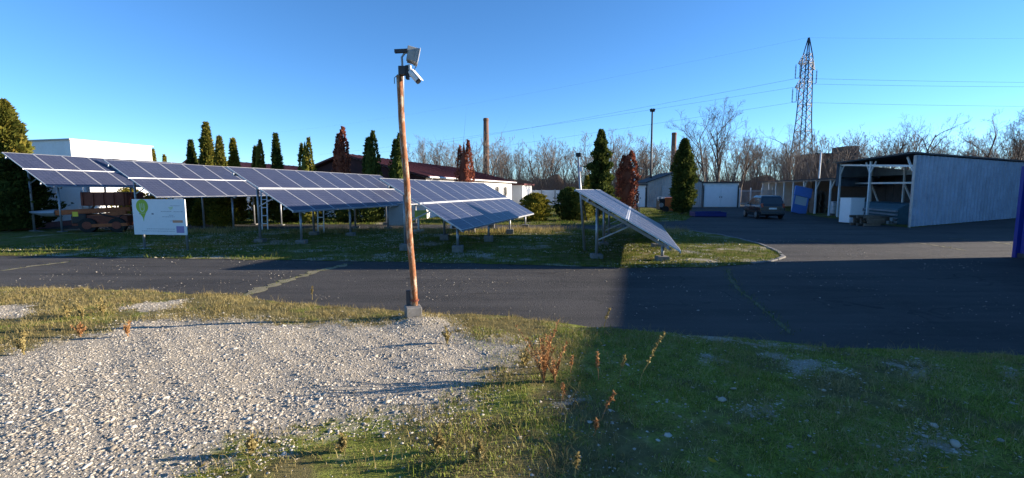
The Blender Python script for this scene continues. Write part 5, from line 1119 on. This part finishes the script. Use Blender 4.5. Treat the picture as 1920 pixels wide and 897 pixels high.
# ------------------------------------------------------------------ weeds, leaves and stones in the foreground
def weed(px, py, top, lean, seed, label, style='stalk', mat='rustweed', cat='weed'):
    r = np.random.default_rng(seed); c = G(px, py, 0.03); h = max(0.08, AT(px, top, c[1])[2]-0.03); o = empty('dry_weed', (c[0], c[1], float(gz(c[0], c[1])))); tag(o, label, cat, 'dry weeds')
    stems = 1 if style == 'stalk' else (16 if h > 0.5 else 7); mb = MB(); hv, hf = [], []; nb = 0
    for s in range(stems):
        hh = h if s == 0 else h*r.uniform(0.45, 0.85); lx = lean*hh if s == 0 else r.normal(0, 0.35)*hh; ly = r.normal(0, 0.12)*hh if s == 0 else r.normal(0, 0.3)*hh
        pts = [(lx*(f**1.6)+r.normal(0, 0.006), ly*(f**1.6)+r.normal(0, 0.004), hh*f) for f in np.linspace(0, 1, 7)]
        mb.tube(pts, [0.006*(1-0.6*f) for f in np.linspace(0, 1, 7)], 5)
        n = 90 if s == 0 else 48; f = r.uniform(0.45 if style == 'stalk' else 0.3, 1.0, n); P3 = np.array(pts)
        base = np.stack([np.interp(f, np.linspace(0, 1, 7), P3[:, k]) for k in range(3)], 1)
        d = r.normal(0, 1, (n, 3)); d[:, 2] += 0.9; d /= np.linalg.norm(d, axis=1)[:, None]; sd2 = np.cross(d, r.normal(0, 1, (n, 3))); sd2 /= np.linalg.norm(sd2, axis=1)[:, None]
        L = (r.uniform(0.014, 0.040, n))[:, None]
        hv.append(np.stack([base, base+d*L*0.5+sd2*L*0.28, base+d*L, base+d*L*0.5-sd2*L*0.28], 1).reshape(-1, 3)); hf.append((np.arange(n)*4)[:, None]+np.array([[0, 1, 2, 3]])+nb); nb += n*4
    mb.build('stem', M[mat], o); tag(link('seed_head', np_mesh('seed_head', np.concatenate(hv), np.concatenate(hf), M[mat]), o), kind='stuff')
WE = [(1018, 718, 598, 0.25, 'bush', 'largest rust brown branching dock weed at the edge of the shade'), (1040, 716, 640, 0.3, 'bush', 'rust weed touching the right side of the dock weed'), (1200, 730, 622, 0.35, 'stalk', 'tall arching straw weed right of the dock weed'),
      (1122, 712, 660, -0.05, 'stalk', 'upright brown seed stalk in the middle of the shaded grass'), (1160, 708, 668, 0.3, 'stalk', 'short curved seed stalk left of the tall arching weed'),
      (1128, 790, 738, 0.5, 'stalk', 'slanting rust seed stalk nearer in the shaded grass'), (1055, 752, 722, 0.05, 'stalk', 'small upright seed stalk below the dock weed'),
      (1116, 822, 795, 0.1, 'stalk', 'tiny rust seed stalk below the slanting one'), (1080, 905, 860, 0.05, 'stalk', 'seed stalk at the bottom edge of the picture'),
      (1134, 610, 575, 0.25, 'stalk', 'single thin weed at the far edge of the asphalt shade'), (985, 690, 650, 0.1, 'bush', 'pale brown weed tuft where gravel meets shaded grass'),
      (1070, 700, 668, 0.1, 'stalk', 'short reddish stalk just right of the dock weed'), (838, 645, 610, 0.0, 'bush', 'straw tuft standing right of the pole block'),
      (155, 600, 560, 0.0, 'bush', 'pale dry weed clump in the sunny verge at left'), (125, 598, 565, 0.1, 'bush', 'straw weed left of the pale clump in the verge'), (195, 592, 560, -0.1, 'bush', 'straw weed right of the pale clump in the verge'),
      (45, 665, 625, 0.0, 'bush', 'dry weed tuft at the left edge beside the gravel'), (150, 630, 605, 0.0, 'bush', 'low reddish weed between grass and gravel at left'), (585, 560, 535, 0, 'stalk', 'thin weed at the road edge near the grassy seam'),
      (240, 632, 605, 0.0, 'bush', 'brown weed at the tip of the gravel near the left'), (470, 850, 818, 0.1, 'bush', 'low brown weed at the near edge of the gravel'), (640, 845, 815, 0.0, 'bush', 'dry weed in the bright grass below the gravel'),
      (900, 870, 835, 0.0, 'bush', 'pale dry weed at the bottom near the shade edge'), (820, 850, 800, 0.0, 'bush', 'straw weed in the lit grass left of the shade edge')]
for i, (px, py, ty, ln, stl, lb) in enumerate(WE): weed(px, py, ty, ln, 700+i, lb, stl, 'rustweed' if i in (0, 1, 3, 5, 6, 7, 11, 17, 19) else 'dryblade')
for i, (px, py, s, lb) in enumerate(((1355, 749, 0.07, 'pale stone lying in the shaded grass left of middle right'), (1752, 800, 0.06, 'pale round stone in the green grass at lower right'), (1690, 766, 0.05, 'small pale stone in the grass above the round one'), (1375, 729, 0.045, 'small pale stone behind the larger one in the shade'), (1545, 735, 0.04, 'small grey stone in the middle of the shaded grass'), (1790, 833, 0.06, 'flat grey stone low in the right corner grass'))):
    c = G(px, py, 0.05); v, f = scatter_stones(np.array([[0., 0, 0]]), np.array([s*0.7]), IV, IF)
    o = link('stone', np_mesh('stone', v, f, M['stone'])); o.location = (c[0], c[1], float(gz(c[0], c[1]))+0.02); tag(o, lb, 'stone', 'loose stones')
for i, (px, py, lb) in enumerate(((1333, 873, 'yellow fallen leaf near the bottom middle of the grass'), (1520, 886, 'orange fallen leaf at the bottom right of the middle'), (1770, 888, 'curled tan leaf at the bottom right'), (380, 880, 'brown leaf on the gravel at the bottom left'))):
    c = G(px, py, 0.05); mb = MB(); n = 10
    for k in range(n): pass
    ring = [(0.035*math.cos(a)*(1+0.25*math.cos(3*a)), 0.02*math.sin(a), 0.008*math.cos(2*a)+0.012*abs(math.sin(a))) for a in np.linspace(0, 2*math.pi, n, endpoint=False)]
    mb.add([(0, 0, 0)]+ring, [(0, 1+k, 1+(k+1) % n) for k in range(n)]); o = mb.build('fallen_leaf', M['yellowleaf']); o.location = (c[0], c[1], float(gz(c[0], c[1]))+0.05); o.rotation_euler = (0.3, 0.4, i*1.3); tag(o, lb, 'leaf', 'fallen leaves')
